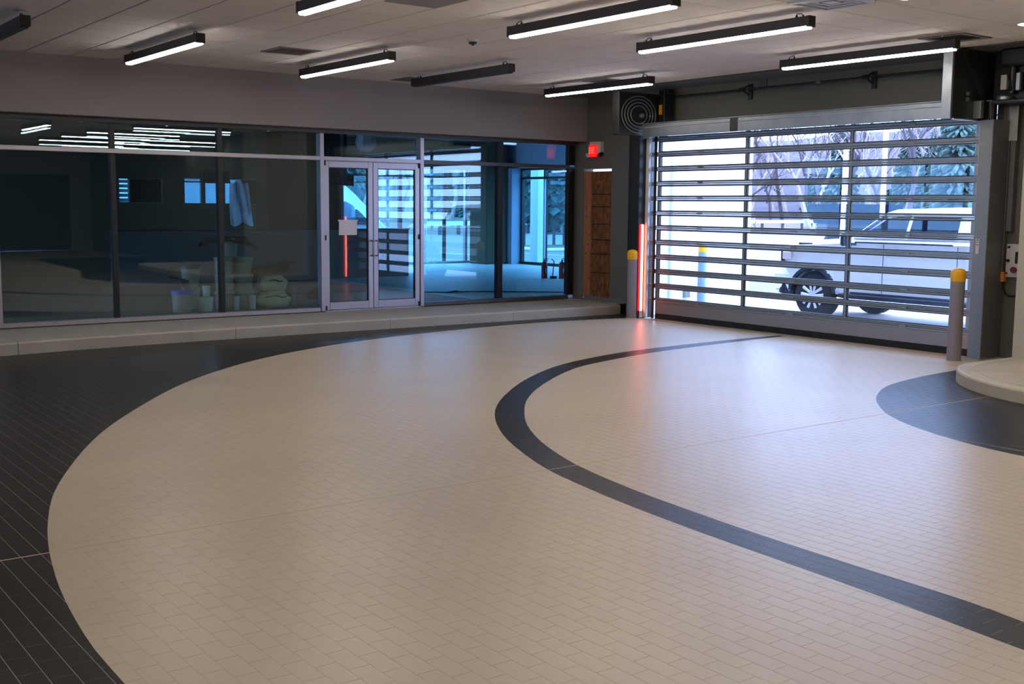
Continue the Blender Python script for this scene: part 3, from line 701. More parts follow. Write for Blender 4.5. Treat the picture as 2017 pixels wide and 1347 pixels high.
# control box, conduit and cables on the wall at the curb island
t = thing('control_box', (12.05, 6.86, .9), 'pale wall control box with display and red push button', 'control box')
MB().bbox(12.03, 12.1, 6.70, 6.955, .915, 1.285, .006).build('enclosure', 'white_plastic', t)
MB().bbox(12.022, 12.032, 6.735, 6.845, 1.07, 1.20, .003).build('display', 'black', t)
MB().lathe([(.028, 0), (.028, -.02), (.034, -.022), (.034, -.035)], (12.03, 6.845, 1.0), 'x', 16).build('stop_button', 'red_button', t, True)
MB().lathe([(.018, 0), (.018, -.02)], (12.03, 6.925, 1.10), 'x', 14).build('key_switch', 'black', t, True)
MB().box(12.026, 12.031, 6.91, 6.94, 1.235, 1.262).build('badge', 'vent_dark', t)
MB().bbox(12.04, 12.09, 6.74, 6.82, 1.29, 1.315, .004).build('top_gland', 'black', t)
t = thing('disconnect_switch', (12.03, 6.99, .83), 'small orange switch box below the pale control box', 'switch')
MB().bbox(12.02, 12.09, 6.96, 7.02, .86, .97, .004).build('box', 'orange', t)
MB().lathe([(.012, 0), (.012, -.03)], (12.02, 6.93, .96), 'x', 10).build('plug', 'red_button', t, True)
t = thing('electric_cable', (12.05, 6.88, .72), 'black looped cable hanging below the orange switch box', 'cable')
MB().tube([(12.06, 6.99, .86), (12.06, 6.98, .78), (12.05, 6.95, .73), (12.05, 6.90, .705), (12.05, 6.84, .705), (12.05, 6.80, .73), (12.06, 6.77, .80), (12.06, 6.77, .915)], .010, 8).build('cable', 'rubber', t, True)
t = thing('conduit_box', (12.06, 7.03, .0), 'slim grey raceway running down the wall behind the steel post', 'conduit')
MB().bbox(12.03, 12.1, 6.99, 7.08, .97, 2.80, .004).build('raceway', 'soffit', t)
MB().bbox(12.02, 12.1, 6.915, 6.975, 1.42, 2.42, .004).build('side_duct', 'soffit', t)
MB().add([(12.02, 6.90, 2.42), (12.02, 7.0, 2.42), (12.02, 7.02, 2.8), (12.02, 6.9, 2.8), (12.05, 6.93, 2.55), (12.0, 6.97, 2.62)], [(0, 1, 4), (1, 5, 4), (1, 2, 5), (2, 3, 5), (3, 4, 5), (3, 0, 4)]).build('plastic_wrap', 'label_white', t)
MB().cyl((12.03, 7.03, 1.25), (12.0, 7.03, 1.25), .014, n=10).build('knockout', 'black', t)
MB().cyl((12.03, 7.02, 1.06), (11.98, 7.04, 1.0), .024, n=12).build('cable_gland', 'dark_cloth', t, True)
MB().cyl((12.03, 7.04, 1.0), (12.0, 7.05, .93), .018, n=12).build('cable_gland', 'dark_cloth', t, True)

# exit sign
t = thing('exit_sign', (12.05, 14.03, 2.43), 'white exit sign with glowing red EXIT face and emergency lamps', 'sign')
MB().bbox(12.02, 12.1, 13.88, 14.15, 2.485, 2.69, .008).build('housing', 'white_plastic', t)
MB().bbox(11.98, 12.02, 13.955, 14.125, 2.445, 2.635, .004).build('sign_face', 'exit_red', t)
rm = Matrix(((0, 0, -1, 11.977), (-1, 0, 0, 14.04), (0, 1, 0, 2.54), (0, 0, 0, 1))) @ Matrix.Diagonal((.62, 1.35, 1, 1))
text_mesh('exit_lettering', 'EXIT', .11, 'exit_letter', t, rm)
for y in (13.86, 14.17): MB().cyl((12.05, y, 2.50), (11.99, y, 2.47), .026, .034, n=14).build('emergency_lamp', 'white_plastic' if y > 14 else 'black', t, True)
# boarded-up opening
t = thing('boarded_opening', (12.15, 14.03, .16), 'tall opening boarded with brown strand board and a lumber stud', 'board')
MB().box(12.15, 12.165, 13.70, 14.36, .195, 2.22).build('joint_light_stop', 'knot', t)  # dark panel added to stop daylight showing through the board joints
MB().bbox(12.11, 12.148, 14.20, 14.365, .19, 2.225, .003).build('stud', 'stud_wood', t)
zs = [.19, .60, .90, 1.13, 1.38, 1.66, 1.86, 2.225]
for a, b_ in zip(zs[:-1], zs[1:]): MB().bbox(12.13, 12.145, 13.70, 14.20, a+.002, b_-.010, .002).build('board', 'osb', t)
MB().box(12.115, 12.13, 13.95, 14.14, 2.035, 2.042).build('batten', 'stud_wood', t)
m = MB()
for z in (.5, .75, .9, 1.2, 1.5, 1.62, 1.05): m.cyl((12.109, 14.25+.05*math.sin(z*9), z), (12.1105, 14.25+.05*math.sin(z*9), z), .012, n=8)
m.build('knot', 'knot', t)['kind'] = 'stuff'
MB().bbox(12.112, 12.13, 14.30, 14.37, .156, .188, .003).build('shim', 'white_plastic', t)

# ------------------------------------------------------------------ showroom behind the glass
FZ = .15
MB().box(-7, 10.5, 14.62, 25.1, 0, FZ).build('floor_showroom_shaded', 'show_floor_shaded', loc=(5, 20, 0))['kind'] = 'structure'  # same showroom floor, darkened by colour where little daylight reaches
sfloor = MB().box(10.5, 16.2, 14.62, 25.1, 0, FZ).box(16.2, 18.05, 16.3, 25.1, 0, FZ).build('floor_showroom', 'show_concrete', loc=(5, 20, 0)); sfloor['kind'] = 'structure'
for q, pts in enumerate(([(10.2, 17.6), (11.2, 17.7), (12.0, 17.2), (12.9, 17.3)], [(12.4, 15.4), (13.0, 15.55), (13.6, 15.4)], [(13.5, 20.4), (14.8, 20.0), (16, 20.2)])):
    pass
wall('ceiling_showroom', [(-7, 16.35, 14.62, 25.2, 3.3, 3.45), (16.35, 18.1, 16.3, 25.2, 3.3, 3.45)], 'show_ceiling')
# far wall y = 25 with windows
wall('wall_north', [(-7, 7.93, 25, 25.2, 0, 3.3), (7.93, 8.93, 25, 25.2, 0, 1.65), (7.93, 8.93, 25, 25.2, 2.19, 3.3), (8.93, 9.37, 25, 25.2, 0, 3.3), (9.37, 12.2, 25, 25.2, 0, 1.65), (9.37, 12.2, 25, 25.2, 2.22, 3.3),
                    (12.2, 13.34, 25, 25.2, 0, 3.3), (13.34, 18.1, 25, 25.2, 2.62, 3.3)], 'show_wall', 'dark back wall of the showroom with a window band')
wall('wall_showroom_east', [(17.95, 18.1, 16.3, 25.2, 2.62, 3.3), (12.3, 16.2, 14.5, 14.62, 0, 3.45), (16.05, 16.2, 14.62, 16.3, 0, 3.45), (16.2, 18.1, 16.18, 16.3, 0, 3.45)], 'ext_grey')
w2 = structure('window_2', (10.8, 25, 1.65), 'row of small bright windows in the showroom back wall')
for a, b_ in ((9.37, 9.42), (9.80, 9.90), (10.27, 10.37), (10.77, 10.83), (12.14, 12.2)): MB().bbox(a, b_, 25.02, 25.1, 1.65, 2.22).build('mullion', 'darkened_aluminium', w2)
MB().bbox(9.37, 12.2, 24.98, 25.12, 1.63, 1.66).build('sill', 'half_wall', w2); MB().bbox(9.42, 9.8, 25.03, 25.08, 2.12, 2.15).build('crossbar', 'darkened_aluminium', w2); MB().bbox(9.37, 12.2, 24.99, 25.12, 2.20, 2.23).build('head', 'half_wall', w2)
for a, b_ in ((9.42, 9.8), (9.9, 10.27), (10.37, 10.77)): MB().box(a, b_, 25.05, 25.06, 1.66, 2.2).build('pane', 'ext_glass_dark', w2)
MB().bbox(10.83, 11.78, 25.04, 25.08, 1.66, 2.2).build('blanking_board', 'show_dark', w2); MB().bbox(11.78, 12.14, 25.04, 25.08, 1.86, 2.2).build('blanking_board', 'show_dark', w2); MB().box(11.78, 12.14, 25.05, 25.06, 1.66, 1.86).build('pane', 'ext_glass', w2)
w3 = structure('window_3', (8.4, 25, 1.65), 'small dim window in the showroom back wall')
MB().bbox(7.93, 8.93, 25.0, 25.1, 1.64, 1.67).bbox(7.93, 8.93, 25.0, 25.1, 2.17, 2.2).bbox(7.93, 7.96, 25.0, 25.1, 1.67, 2.17).bbox(8.90, 8.93, 25.0, 25.1, 1.67, 2.17).bbox(8.17, 8.20, 25.0, 25.1, 1.67, 2.17).build('frame', 'half_wall', w3)
MB().bbox(8.2, 8.9, 25.06, 25.09, 1.67, 2.17).build('blanking_board', 'show_dark', w3)  # board added to block the bright outdoors and keep this window dim
for i in range(5): MB().bbox(7.96, 8.17, 25.04, 25.06, 1.68+i*.1, 1.75+i*.1, .004).build('mirrored_slat', 'ext_shade', w3)  # pale strips standing in for a reflection of the vehicle door slats
MB().box(7.96, 8.17, 25.08, 25.09, 1.67, 2.17).build('pane', 'ext_glass_dark', w3)
# glazing y = 25
w4 = structure('window_4', (15.7, 25, FZ), 'full height glazing on the far side of the showroom')
for x, w, mt in ((13.37, .06, 'black_frame'), (14.15, .06, 'black_frame'), (15.02, .09, 'black_frame'), (16.36, .06, 'black_frame'), (17.03, .07, 'aluminium'), (17.66, .09, 'black_frame')):
    MB().bbox(x-w/2, x+w/2, 25.0, 25.1, FZ, 2.62).build('mullion', mt, w4)
MB().bbox(13.34, 17.7, 25.0, 25.1, 2.36, 2.41).build('transom_bar', 'black_frame', w4); MB().bbox(13.34, 17.7, 24.98, 25.1, FZ, .21).build('sill_frame', 'aluminium', w4); MB().bbox(13.34, 17.7, 25.0, 25.1, 2.58, 2.62).build('head_frame', 'black_frame', w4)
for a, b_ in ((13.4, 14.12), (14.18, 14.97), (15.07, 16.33), (16.39, 16.99), (17.07, 17.61)): MB().box(a, b_, 25.04, 25.05, .21, 2.58).build('pane', 'ext_glass', w4)
# glazing x = 18
w5 = structure('window_5', (18, 20, FZ), 'full height glazing looking out towards the clipped hedge')
ysm = [23.86, 22.90, 21.3, 19.7, 18.1, 16.35]
MB().bbox(17.98, 18.08, 16.3, 23.9, 2.34, 2.40).build('transom_bar', 'black_frame', w5); MB().bbox(17.98, 18.08, 16.3, 23.9, 2.57, 2.62).build('head_frame', 'black_frame', w5); MB().bbox(17.96, 18.08, 16.3, 23.9, FZ, .22).build('sill_frame', 'black_frame', w5)
for y in ysm: MB().bbox(17.98, 18.08, y-.03, y+.03, .22, 2.57).build('mullion', 'black_frame', w5)
for a, b_ in zip(ysm[1:], ysm[:-1]): MB().box(18.02, 18.03, a+.03, b_-.03, .22, 2.57).build('pane', 'ext_glass', w5)
MB().bbox(17.93, 17.98, 22.82, 22.87, .22, 2.34).build('cover_cap', 'aluminium', w5)
wall('wall_corner_pier', [(17.70, 18.1, 23.9, 25.2, 0, 2.62)], 'ext_grey', 'pale corner pier between the two glazed sides')
tag(MB().bbox(17.0, 17.66, 24.05, 24.8, FZ, 3.3, .01).build('interior_column', 'show_wall'), 'dark blue grey square column inside the showroom corner', 'column')
# half wall and dark partition
t = thing('half_wall', (9.7, 20.95, FZ), 'low partition wall with dark cap inside the showroom', 'partition')
MB().box(6.5, 12.75, 20.9, 21.02, FZ, 1.14).build('panel', 'half_wall', t); MB().bbox(6.48, 12.77, 20.88, 21.04, 1.14, 1.165).build('cap', 'black_frame', t)
tag(MB().bbox(9.65, 11.3, 21.2, 21.7, FZ, 3.3, .01).build('partition_column', 'show_dark'), 'wide dark column rising behind the low partition', 'column')
# hanging dark boxes
for x, lab in ((7.30, 'black hanging box on a pole, above the stacked buckets'), (9.60, 'black hanging box on a pole, behind the glass door leaf with the notice')):
    t = thing('hanging_sign_box', (x, 18.0, 2.0), lab, 'sign')
    MB().bbox(x-.24, x+.24, 17.97, 18.05, 1.985, 2.17, .008).build('case', 'black', t); MB().bbox(x+.06, x+.12, 18.0, 18.05, 2.17, 3.3, .004).build('drop_pole', 'show_dark', t)
    MB().tube([(x-.17, 17.965, 2.12), (x-.19, 17.965, 2.08), (x-.16, 17.965, 2.05)], .005, 6).tube([(x-.10, 17.965, 2.11), (x-.05, 17.965, 2.10), (x-.08, 17.965, 2.07)], .005, 6).build('emblem', 'half_wall', t)
t = thing('ceiling_projector', (10.1, 18, 2.6), 'faceted white fixture hanging behind the transom over the door', 'fixture')
MB().lathe([(.10, 0), (.16, .05), (.20, .15), (.17, .26), (.15, .32)], (10.1, 18.0, 2.60), n=8).build('shade', 'canopy_white', t)
MB().cyl((10.1, 18, 2.92), (10.1, 18, 3.3), .02, n=8).build('stem', 'canopy_white', t)
# fire extinguishers on the showroom floor
def extinguisher(x, y, label):
    t = thing('fire_extinguisher', (x, y, FZ), label, 'fire extinguisher')
    MB().lathe([(.055, 0), (.065, .012), (.066, .29), (.055, .33), (.028, .35), (.022, .36)], (x, y, FZ), n=20).build('cylinder', 'ext_red', t, True)
    MB().cyl((x, y, FZ+.355), (x, y, FZ+.39), .018, n=10).build('valve', 'black', t)
    MB().tube([(x-.02, y, FZ+.40), (x+.03, y-.02, FZ+.42), (x+.07, y-.04, FZ+.405)], .008, 6).tube([(x-.02, y, FZ+.385), (x+.04, y-.02, FZ+.385), (x+.07, y-.04, FZ+.37)], .006, 6).build('lever', 'black', t)
    MB().tube([(x, y-.02, FZ+.37), (x-.07, y-.05, FZ+.34), (x-.08, y-.06, FZ+.22), (x-.07, y-.07, FZ+.12)], [.009, .009, .009, .014], 8).build('hose', 'black', t, True)
    MB().bbox(x-.03, x+.03, y-.07, y-.064, FZ+.12, FZ+.22, .001).build('label_sticker', 'label_white', t)
extinguisher(14.83, 18.85, 'shaded red fire extinguisher, the one nearer the dark mullion')
extinguisher(15.12, 18.62, 'brighter red fire extinguisher beside the other one, nearer the corner')
t = thing('hose_wand', (14.98, 18.7, FZ), 'dark wand standing between the two fire extinguishers', 'tool')
MB().tube([(14.93, 18.7, FZ), (14.98, 18.72, FZ+.36), (14.93, 18.74, FZ+.41)], .012, 6).build('rod', 'black', t); MB().bbox(14.90, 15.04, 18.68, 18.76, FZ, FZ+.05, .01).build('foot', 'black', t)
# dark bag inside the door, cord on the floor
t = thing('round_bag', (8.35, 17.0, FZ), 'low domed dark red bag on the floor behind the glass door', 'bag')
MB().lathe([(.16, 0), (.175, .03), (.15, .10), (.09, .15), (.01, .165)], (8.38, 16.6, FZ), n=18).build('shell', 'red_button', t, True)
MB().tube([(8.38-.17*math.cos(a), 16.6-.05, FZ+.17*math.sin(a)) for a in [PI*i/14 for i in range(15)]], .014, 6).build('rim', 'dark_cloth', t, True)
t = thing('floor_cord', (12.4, 16, FZ), 'thin dark cord lying across the pale showroom floor', 'cord')
MB().tube([(10.4, 16.9, FZ+.006), (10.9, 16.55, FZ+.006), (11.3, 16.5, FZ+.006), (11.8, 16.15, FZ+.006), (12.4, 15.75, FZ+.006), (12.9, 15.3, FZ+.006)], .009, 6).tube([(10.9, 16.55, FZ+.006), (11.0, 16.45, FZ+.03), (11.12, 16.5, FZ+.006)], .012, 6).build('cord', 'black', t, True)
tag(MB().add([(12.75, 15.15, FZ), (13.0, 15.1, FZ), (12.95, 15.3, FZ), (12.8, 15.35, FZ), (12.88, 15.2, FZ+.09), (12.84, 15.28, FZ+.05)], [(0, 1, 4), (1, 2, 4), (2, 5, 4), (2, 3, 5), (3, 0, 5), (0, 4, 5), (0, 3, 2, 1)]).build('crumpled_rag', 'navy'), 'small crumpled dark rag at the end of the floor cord', 'rag')
# paint buckets and sacks just inside the glass
def bucket(x, y, z, r, h, m, label, lid=None, handle=True, group=None):
    t = thing('bucket', (x, y, z), label, 'bucket', group)
    MB().lathe([(r*.84, 0), (r*.86, .005), (r*.98, h*.86), (r*1.04, h*.87), (r*1.04, h*.9), (r, h*.92), (r*1.03, h)], (x, y, z), n=24).build('pail', m, t, True)
    if lid: MB().lathe([(r*1.05, h-.03), (r*1.07, h-.01), (r*1.05, h+.012), (r*.9, h+.014)], (x, y, z), n=24).build('lid', lid, t, True)
    if handle: MB().tube([(x+r*1.05*math.cos(a), y-.02-r*.5*math.sin(a), z+h*.8-r*.6*math.sin(a)) for a in [PI*i/10 for i in range(11)]], .003, 5).build('bail_handle', 'galvanised', t, True)
    return t
bucket(5.73, 15.42, FZ, .145, .29, 'bucket_grey', 'clear white bucket with a blue lid inside the storefront', 'blue_lid')
bucket(6.06, 15.42, FZ, .115, .19, 'bucket_white', 'short white paint tub beside the blue-lidded bucket', None)
bucket(6.02, 15.85, FZ, .13, .30, 'bucket_grey', 'grey bucket hidden behind the short white tub')
bucket(6.02, 15.85, FZ+.31, .13, .30, 'bucket_grey', 'bucket with black lid on top of another behind the white tub', 'black')
bucket(6.12, 15.52, FZ+.20, .055, .15, 'bucket_white', 'small white canister in front of the black-lidded bucket', None, False)
tag(MB().bbox(6.06, 6.20, 15.47, 15.60, FZ, FZ+.198, .004).build('small_carton', 'bucket_grey'), 'small grey carton under the white canister', 'carton')
for k, lab in enumerate(('lowest pale green bucket of the stack at the dark mullion', 'middle pale green bucket of the stack at the dark mullion', 'topmost pale green bucket of the stack at the dark mullion')):
    bucket(6.42, 15.60, FZ+k*.245, .135, .24, 'bucket_grey', lab, 'bucket_grey', False)
for k, lab in enumerate(('lowest pale bucket of the tallest stack beside the sacks', 'second pale bucket from the floor in the tallest stack', 'third pale bucket from the floor in the tallest stack')):
    bucket(6.70, 15.58, FZ+k*.245, .14, .24, 'bucket_grey', lab, 'bucket_grey', k == 2)
bucket(6.56, 15.72, FZ+.75, .12, .26, 'bucket_grey', 'pale bucket set on top of the two stacks under the dark cloth', None)
bucket(6.74, 15.36, FZ, .055, .20, 'bucket_white', 'small white container standing in front of the tallest stack', None, False)
bucket(6.50, 15.36, FZ, .05, .19, 'bucket_white', 'small white container in front of the mullion stack', None, False)
t = thing('work_cloth', (6.5, 15.7, FZ+1.0), 'dark work cloth draped over the topmost bucket', 'cloth')
m = MB(); vs = []; q = 14
for i in range(q+1):
    for j in range(5):
        u = i/q; x = 6.12+.80*u; z = FZ+1.03-.09*(max(0, u-.7)*3.3)**2-.06*(max(0, .2-u)*5)+.02*math.sin(u*17+j); vs.append((x, 15.56+.07*j, z-(.06 if j in (0, 4) else 0)))
m.add(vs, [(i*5+j, (i+1)*5+j, (i+1)*5+j+1, i*5+j+1) for i in range(q) for j in range(4)])
o = m.build('cloth', 'dark_cloth', t, True); md = o.modifiers.new('s', 'SOLIDIFY'); md.thickness = .02
def sack(x, y, z, L, h, label, nm='canvas_sack', m='canvas', seed=1):
    rnd = random.Random(seed); bm = bmesh.new(); bmesh.ops.create_icosphere(bm, subdivisions=3, radius=1)
    for v in bm.verts:
        c = v.co; f = 1+.10*math.sin(c.x*5+seed)+.08*math.sin(c.z*7+c.y*4+seed*2)
        zz = max(c.z*f, -.72); sq = lambda a: math.copysign(abs(a)**.75, a)
        v.co = Vector((x+sq(c.x)*L/2*f, y+sq(c.y)*.16, z+(zz+.72)*h/1.72))
    mb = MB(); bm.verts.index_update(); mb.add([v.co[:] for v in bm.verts], [[v.index for v in f.verts] for f in bm.faces]); bm.free()
    t = thing(nm, (x, y, z), label, 'sack'); mb.build('body', m, t, True)
    mb2 = MB().tube([(x-L*.4, y-.1, z+h*.62), (x-L*.1, y-.17, z+h*.72), (x+L*.15, y-.17, z+h*.6), (x+L*.42, y-.08, z+h*.7)], .008, 5); mb2.build('seam', 'dark_cloth', t, True)
    return t
sack(7.12, 15.45, FZ, .52, .26, 'rolled cream canvas sack lying on the floor inside the glass', seed=1)
sack(7.10, 15.48, FZ+.25, .42, .23, 'crumpled beige canvas sack on top of the rolled one', seed=4)
t = thing('tool_tray', (7.10, 15.5, FZ+.48), 'dark open tool tray tipped on top of the canvas sacks', 'tray')
MB().add([(6.88, 15.38, FZ+.46), (7.26, 15.38, FZ+.50), (7.26, 15.62, FZ+.50), (6.88, 15.62, FZ+.46), (6.84, 15.36, FZ+.58), (7.40, 15.36, FZ+.68), (7.40, 15.64, FZ+.68), (6.84, 15.64, FZ+.58)], [(0, 3, 2, 1), (0, 1, 5, 4), (1, 2, 6, 5), (2, 3, 7, 6), (3, 0, 4, 7)]).build('tray_body', 'dark_cloth', t)
MB().tube([(6.78, 15.5, FZ+.57), (6.9, 15.5, FZ+.60), (7.3, 15.45, FZ+.66), (7.48, 15.42, FZ+.66)], .014, 6).build('handle', 'dark_cloth', t, True)
t = thing('trowel', (5.75, 15.46, FZ+.305), 'dark trowel resting on the blue bucket lid', 'tool')
MB().tube([(5.56, 15.46, FZ+.50), (5.68, 15.46, FZ+.48)], .02, 8).build('grip', 'black', t, True)
MB().add([(5.68, 15.45, FZ+.49), (5.84, 15.45, FZ+.44), (5.86, 15.45, FZ+.306), (5.80, 15.45, FZ+.306), (5.68, 15.47, FZ+.48), (5.84, 15.47, FZ+.43), (5.86, 15.47, FZ+.306), (5.80, 15.47, FZ+.306)], [(0, 1, 2, 3), (7, 6, 5, 4), (0, 4, 5, 1), (1, 5, 6, 2), (2, 6, 7, 3), (3, 7, 4, 0)]).build('blade', 'dark_cloth', t)
tag(MB().lathe([(.03, 0), (.032, .01), (.032, .26), (.014, .30), (.014, .33)], (7.43, 15.42, FZ), n=14).build('spray_bottle', 'half_wall', None, True), 'slim pale bottle standing beside the canvas sacks', 'bottle')
# crumpled plastic sheet hanging at the bright windows
t = thing('plastic_sheet', (10.75, 24.7, 1.3), 'crumpled clear plastic sheet hanging by the bright windows', 'sheet')
m = MB(); vs = []; rnd = random.Random(3)
for i in range(9):
    for j in range(9): u, v = i/8, j/8; vs.append((10.45+.42*u+.16*(1-v)*u, 24.93+.05*math.sin(u*14+v*3)+.02*rnd.random(), 1.18+.98*v-.05*math.sin(u*9)))
m.add(vs, [(i*9+j, (i+1)*9+j, (i+1)*9+j+1, i*9+j+1) for i in range(8) for j in range(8)]); m.build('sheet', 'sheet_plastic', t)

# ------------------------------------------------------------------ outdoors
g = MB().box(12.3, 160, -80, 160, -.3, -.02).box(-60, 12.3, 25.2, 160, -.3, -.02).build('parking_lot', 'asphalt', loc=(40, 20, -.02)); g['kind'] = 'structure'; g['label'] = 'pale asphalt parking lot outside'
g = MB().box(12.3, 20.5, -6, 14.5, -.2, 0).build('apron_slab', 'apron', loc=(16, 5, 0)); g['kind'] = 'structure'; g['label'] = 'pale concrete apron outside the vehicle door'
g = MB().box(13.0, 20.4, 12.02, 12.05, 0, .002).build('trim_2', 'crack', loc=(15, 12, 0)); g['kind'] = 'structure'
wall('wall_exterior_side', [(14.1, 15.3, 14.36, 14.5, 0, 2.62), (15.3, 16.2, 14.42, 14.5, 0, 4.2), (12.3, 14.1, 14.4, 14.5, 0, 2.7)], 'ext_white', 'bright white exterior wall beside the apron')
wall('wall_exterior_reveal', [(14.42, 14.95, 14.33, 14.36, 0.1, 2.6)], 'ext_white')
tag(MB().bbox(14.08, 14.40, 14.32, 14.355, 0.0, 2.55, .004).build('wall_panel', 'ext_shade'), 'bluish metal panel on the white exterior wall', 'panel')
tag(MB().bbox(14.38, 14.50, 14.26, 14.325, .08, .22, .004).build('utility_cover', 'grey_tile'), 'small grey outlet box low on the white exterior wall', 'box')
tag(MB().bbox(18.9, 19.22, 24.35, 24.68, 0, 4.0, .01).build('canopy_column', 'ext_white'), 'bright white canopy column outside the showroom corner', 'column')
# ------------------------------------------------------------------ pickup truck
TX = 13.86
tr = thing('pickup_truck', (14.7, 9.2, 0), 'white crew cab pickup parked just outside the slatted door', 'truck')
wy, wr = 11.09, .36; wy2 = 7.35
def arch(cy, r, n=14, zc=.36): return [(cy+r*math.cos(a), zc+r*math.sin(a)) for a in [PI*i/n for i in range(n+1)]]
AR = .44; zb = .40
def clipz(pts): return [(y, max(z, zb)) for y, z in pts]
body = [(11.60, .50), (11.66, .70), (11.70, .78), (11.70, 1.03), (11.62, 1.12), (11.35, 1.17), (10.45, 1.235), (10.36, 1.24), (8.0, 1.25), (7.72, 1.25), (7.70, 1.22), (6.30, 1.22), (6.28, .62), (6.4, .50)]
low = clipz(arch(wy2, AR))[::-1]; low2 = clipz(arch(wy, AR))[::-1]
poly = body+[(wy2-AR-.0, zb)]+low+low2+[(wy+AR, zb)]
def dedupe(p):
    o = []
    for q in p:
        if not o or (abs(q[0]-o[-1][0])+abs(q[1]-o[-1][1])) > 1e-4: o.append(q)
    return o
poly = dedupe(poly); n = len(poly); m = MB(); tw = 1.72
secs = [(TX+.035, .985, 0), (TX, 1.0, 1), (TX+tw, 1.0, 1), (TX+tw-.035, .985, 0)]
vs = []
for x, k, _ in secs:
    for y, z in poly:
        if not _ : y2 = 9+(y-9)*.996; z2 = z-(.035 if z > 1.0 else 0)+(.0)
        else: y2, z2 = y, z-(.06 if z > 1.08 else 0)
        vs.append((x, y2, z2 if _ else z))
# order: inner top shoulder, side, side, inner shoulder
vs = []
for x, dz in ((TX+.10, 0.0), (TX, -.07), (TX+tw, -.07), (TX+tw-.10, 0.0)):
    for y, z in poly: vs.append((x, y, z+(dz if z > 1.08 else 0)))
fs = [tuple(range(n)), tuple(range(4*n-1, 3*n-1, -1))]
for s in range(3):
    for i in range(n): fs.append((s*n+i, (s+1)*n+i, (s+1)*n+(i+1) % n, s*n+(i+1) % n))
m.add(vs, fs); m.build('body', 'car_white', tr)
# cab above the beltline
cab = [(10.45, 1.235), (9.98, 1.60), (9.80, 1.655), (8.9, 1.685), (8.1, 1.66), (7.88, 1.60), (7.74, 1.25)]
m = MB(); n = len(cab); vs = []
for x, tp in ((TX+.04, 0), (TX+tw-.04, 1)):
    for y, z in cab: k = (z-1.235)/.45*.20; vs.append((x+(k if not tp else -k), y, z))
m.add(vs, [tuple(range(n)), tuple(range(2*n-1, n-1, -1))]+[(i, n+i, n+(i+1) % n, (i+1) % n) for i in range(n)]); m.build('cab_roof', 'car_white', tr)
def side_x(z, s=0): k = (z-1.235)/.45*.20; return TX+.04+k-.006
def sidepan(nm, pts, mt, th=.010, off=0):
    m = MB(); n = len(pts); vs = [(side_x(z)-off, y, z) for y, z in pts]+[(side_x(z)-off-th, y, z) for y, z in pts]
    m.add(vs, [tuple(range(n)), tuple(range(2*n-1, n-1, -1))]+[(i, n+i, n+(i+1) % n, (i+1) % n) for i in range(n)]); return m.build(nm, mt, tr)
sidepan('side_window', [(10.27, 1.265), (9.90, 1.53), (9.75, 1.55), (9.56, 1.555), (9.56, 1.265)], 'car_glass')
sidepan('side_window', [(9.50, 1.265), (9.50, 1.555), (8.78, 1.555), (8.76, 1.265)], 'navy')
sidepan('side_window', [(8.50, 1.265), (8.50, 1.55), (8.1, 1.54), (7.98, 1.265)], 'navy')
sidepan('windshield', [(10.40, 1.26), (10.28, 1.27), (9.93, 1.55), (9.97, 1.58)], 'car_glass', .006)
m = MB().add([(TX+.12, 10.42, 1.262), (TX+tw-.12, 10.42, 1.262), (TX+tw-.2, 10.0, 1.595), (TX+.2, 10.0, 1.595), (TX+.12, 10.41, 1.24), (TX+tw-.12, 10.41, 1.24), (TX+tw-.2, 9.98, 1.58), (TX+.2, 9.98, 1.58)], [(0, 1, 2, 3), (7, 6, 5, 4), (0, 4, 5, 1), (1, 5, 6, 2), (2, 6, 7, 3), (3, 7, 4, 0)]); m.build('front_glass', 'car_glass', tr)
MB().bbox(TX-.006, TX+.03, 8.78, 10.35, 1.165, 1.19, .003).build('belt_trim', 'car_trim', tr)
MB().bbox(TX-.004, TX+.02, 8.65, 10.40, .40, .455, .004).build('rocker_trim', 'car_trim', tr)
MB().tube([(TX-.08, 10.55, .345), (TX-.10, 10.45, .335), (TX-.10, 8.2, .335), (TX-.06, 8.1, .345)], .028, 10).build('running_board', 'chrome', tr, True)
MB().bbox(TX-.02, TX+.30, 8.0, 10.6, .25, .42, .01).build('chassis_rail', 'car_trim', tr)
for y in (8.70, 9.86, 10.50): MB().box(TX-.0015, TX+.004, y-.004, y+.004, .46, 1.16).build('door_seam', 'car_trim', tr)
MB().bbox(TX-.004, TX+.01, 9.95, 10.22, .80, .825, .002).build('side_badge', 'chrome', tr)
MB().bbox(TX+.01, TX+.03, 11.12, 11.38, 1.115, 1.145, .004).build('hood_vent', 'car_trim', tr)
for y in (9.62, 8.55): MB().bbox(TX-.03, TX, y, y+.16, 1.03, 1.055, .006).build('door_handle', 'chrome', tr)
MB().bbox(TX+.02, TX+.22, 11.62, 11.715, .86, 1.03, .02).build('headlight', 'chrome', tr); MB().bbox(TX-.003, TX+.06, 11.54, 11.68, .88, 1.0, .01).build('marker_lamp', 'amber', tr)
MB().bbox(TX+.02, TX+tw-.02, 11.60, 11.86, .50, .68, .03).build('front_bumper', 'car_white', tr)
MB().bbox(TX+.05, TX+tw-.05, 11.50, 11.74, .24, .50, .03).build('air_dam', 'car_trim', tr)
MB().cyl((TX+.03, 11.70, .40), (TX+.03, 11.76, .40), .05, n=14).build('fog_lamp', 'chrome', tr)
MB().bbox(TX-.17, TX-.02, 10.40, 10.50, 1.12, 1.30, .03).bbox(TX-.04, TX+.06, 10.36, 10.42, 1.13, 1.17, .005).build('wing_mirror', 'car_trim', tr)
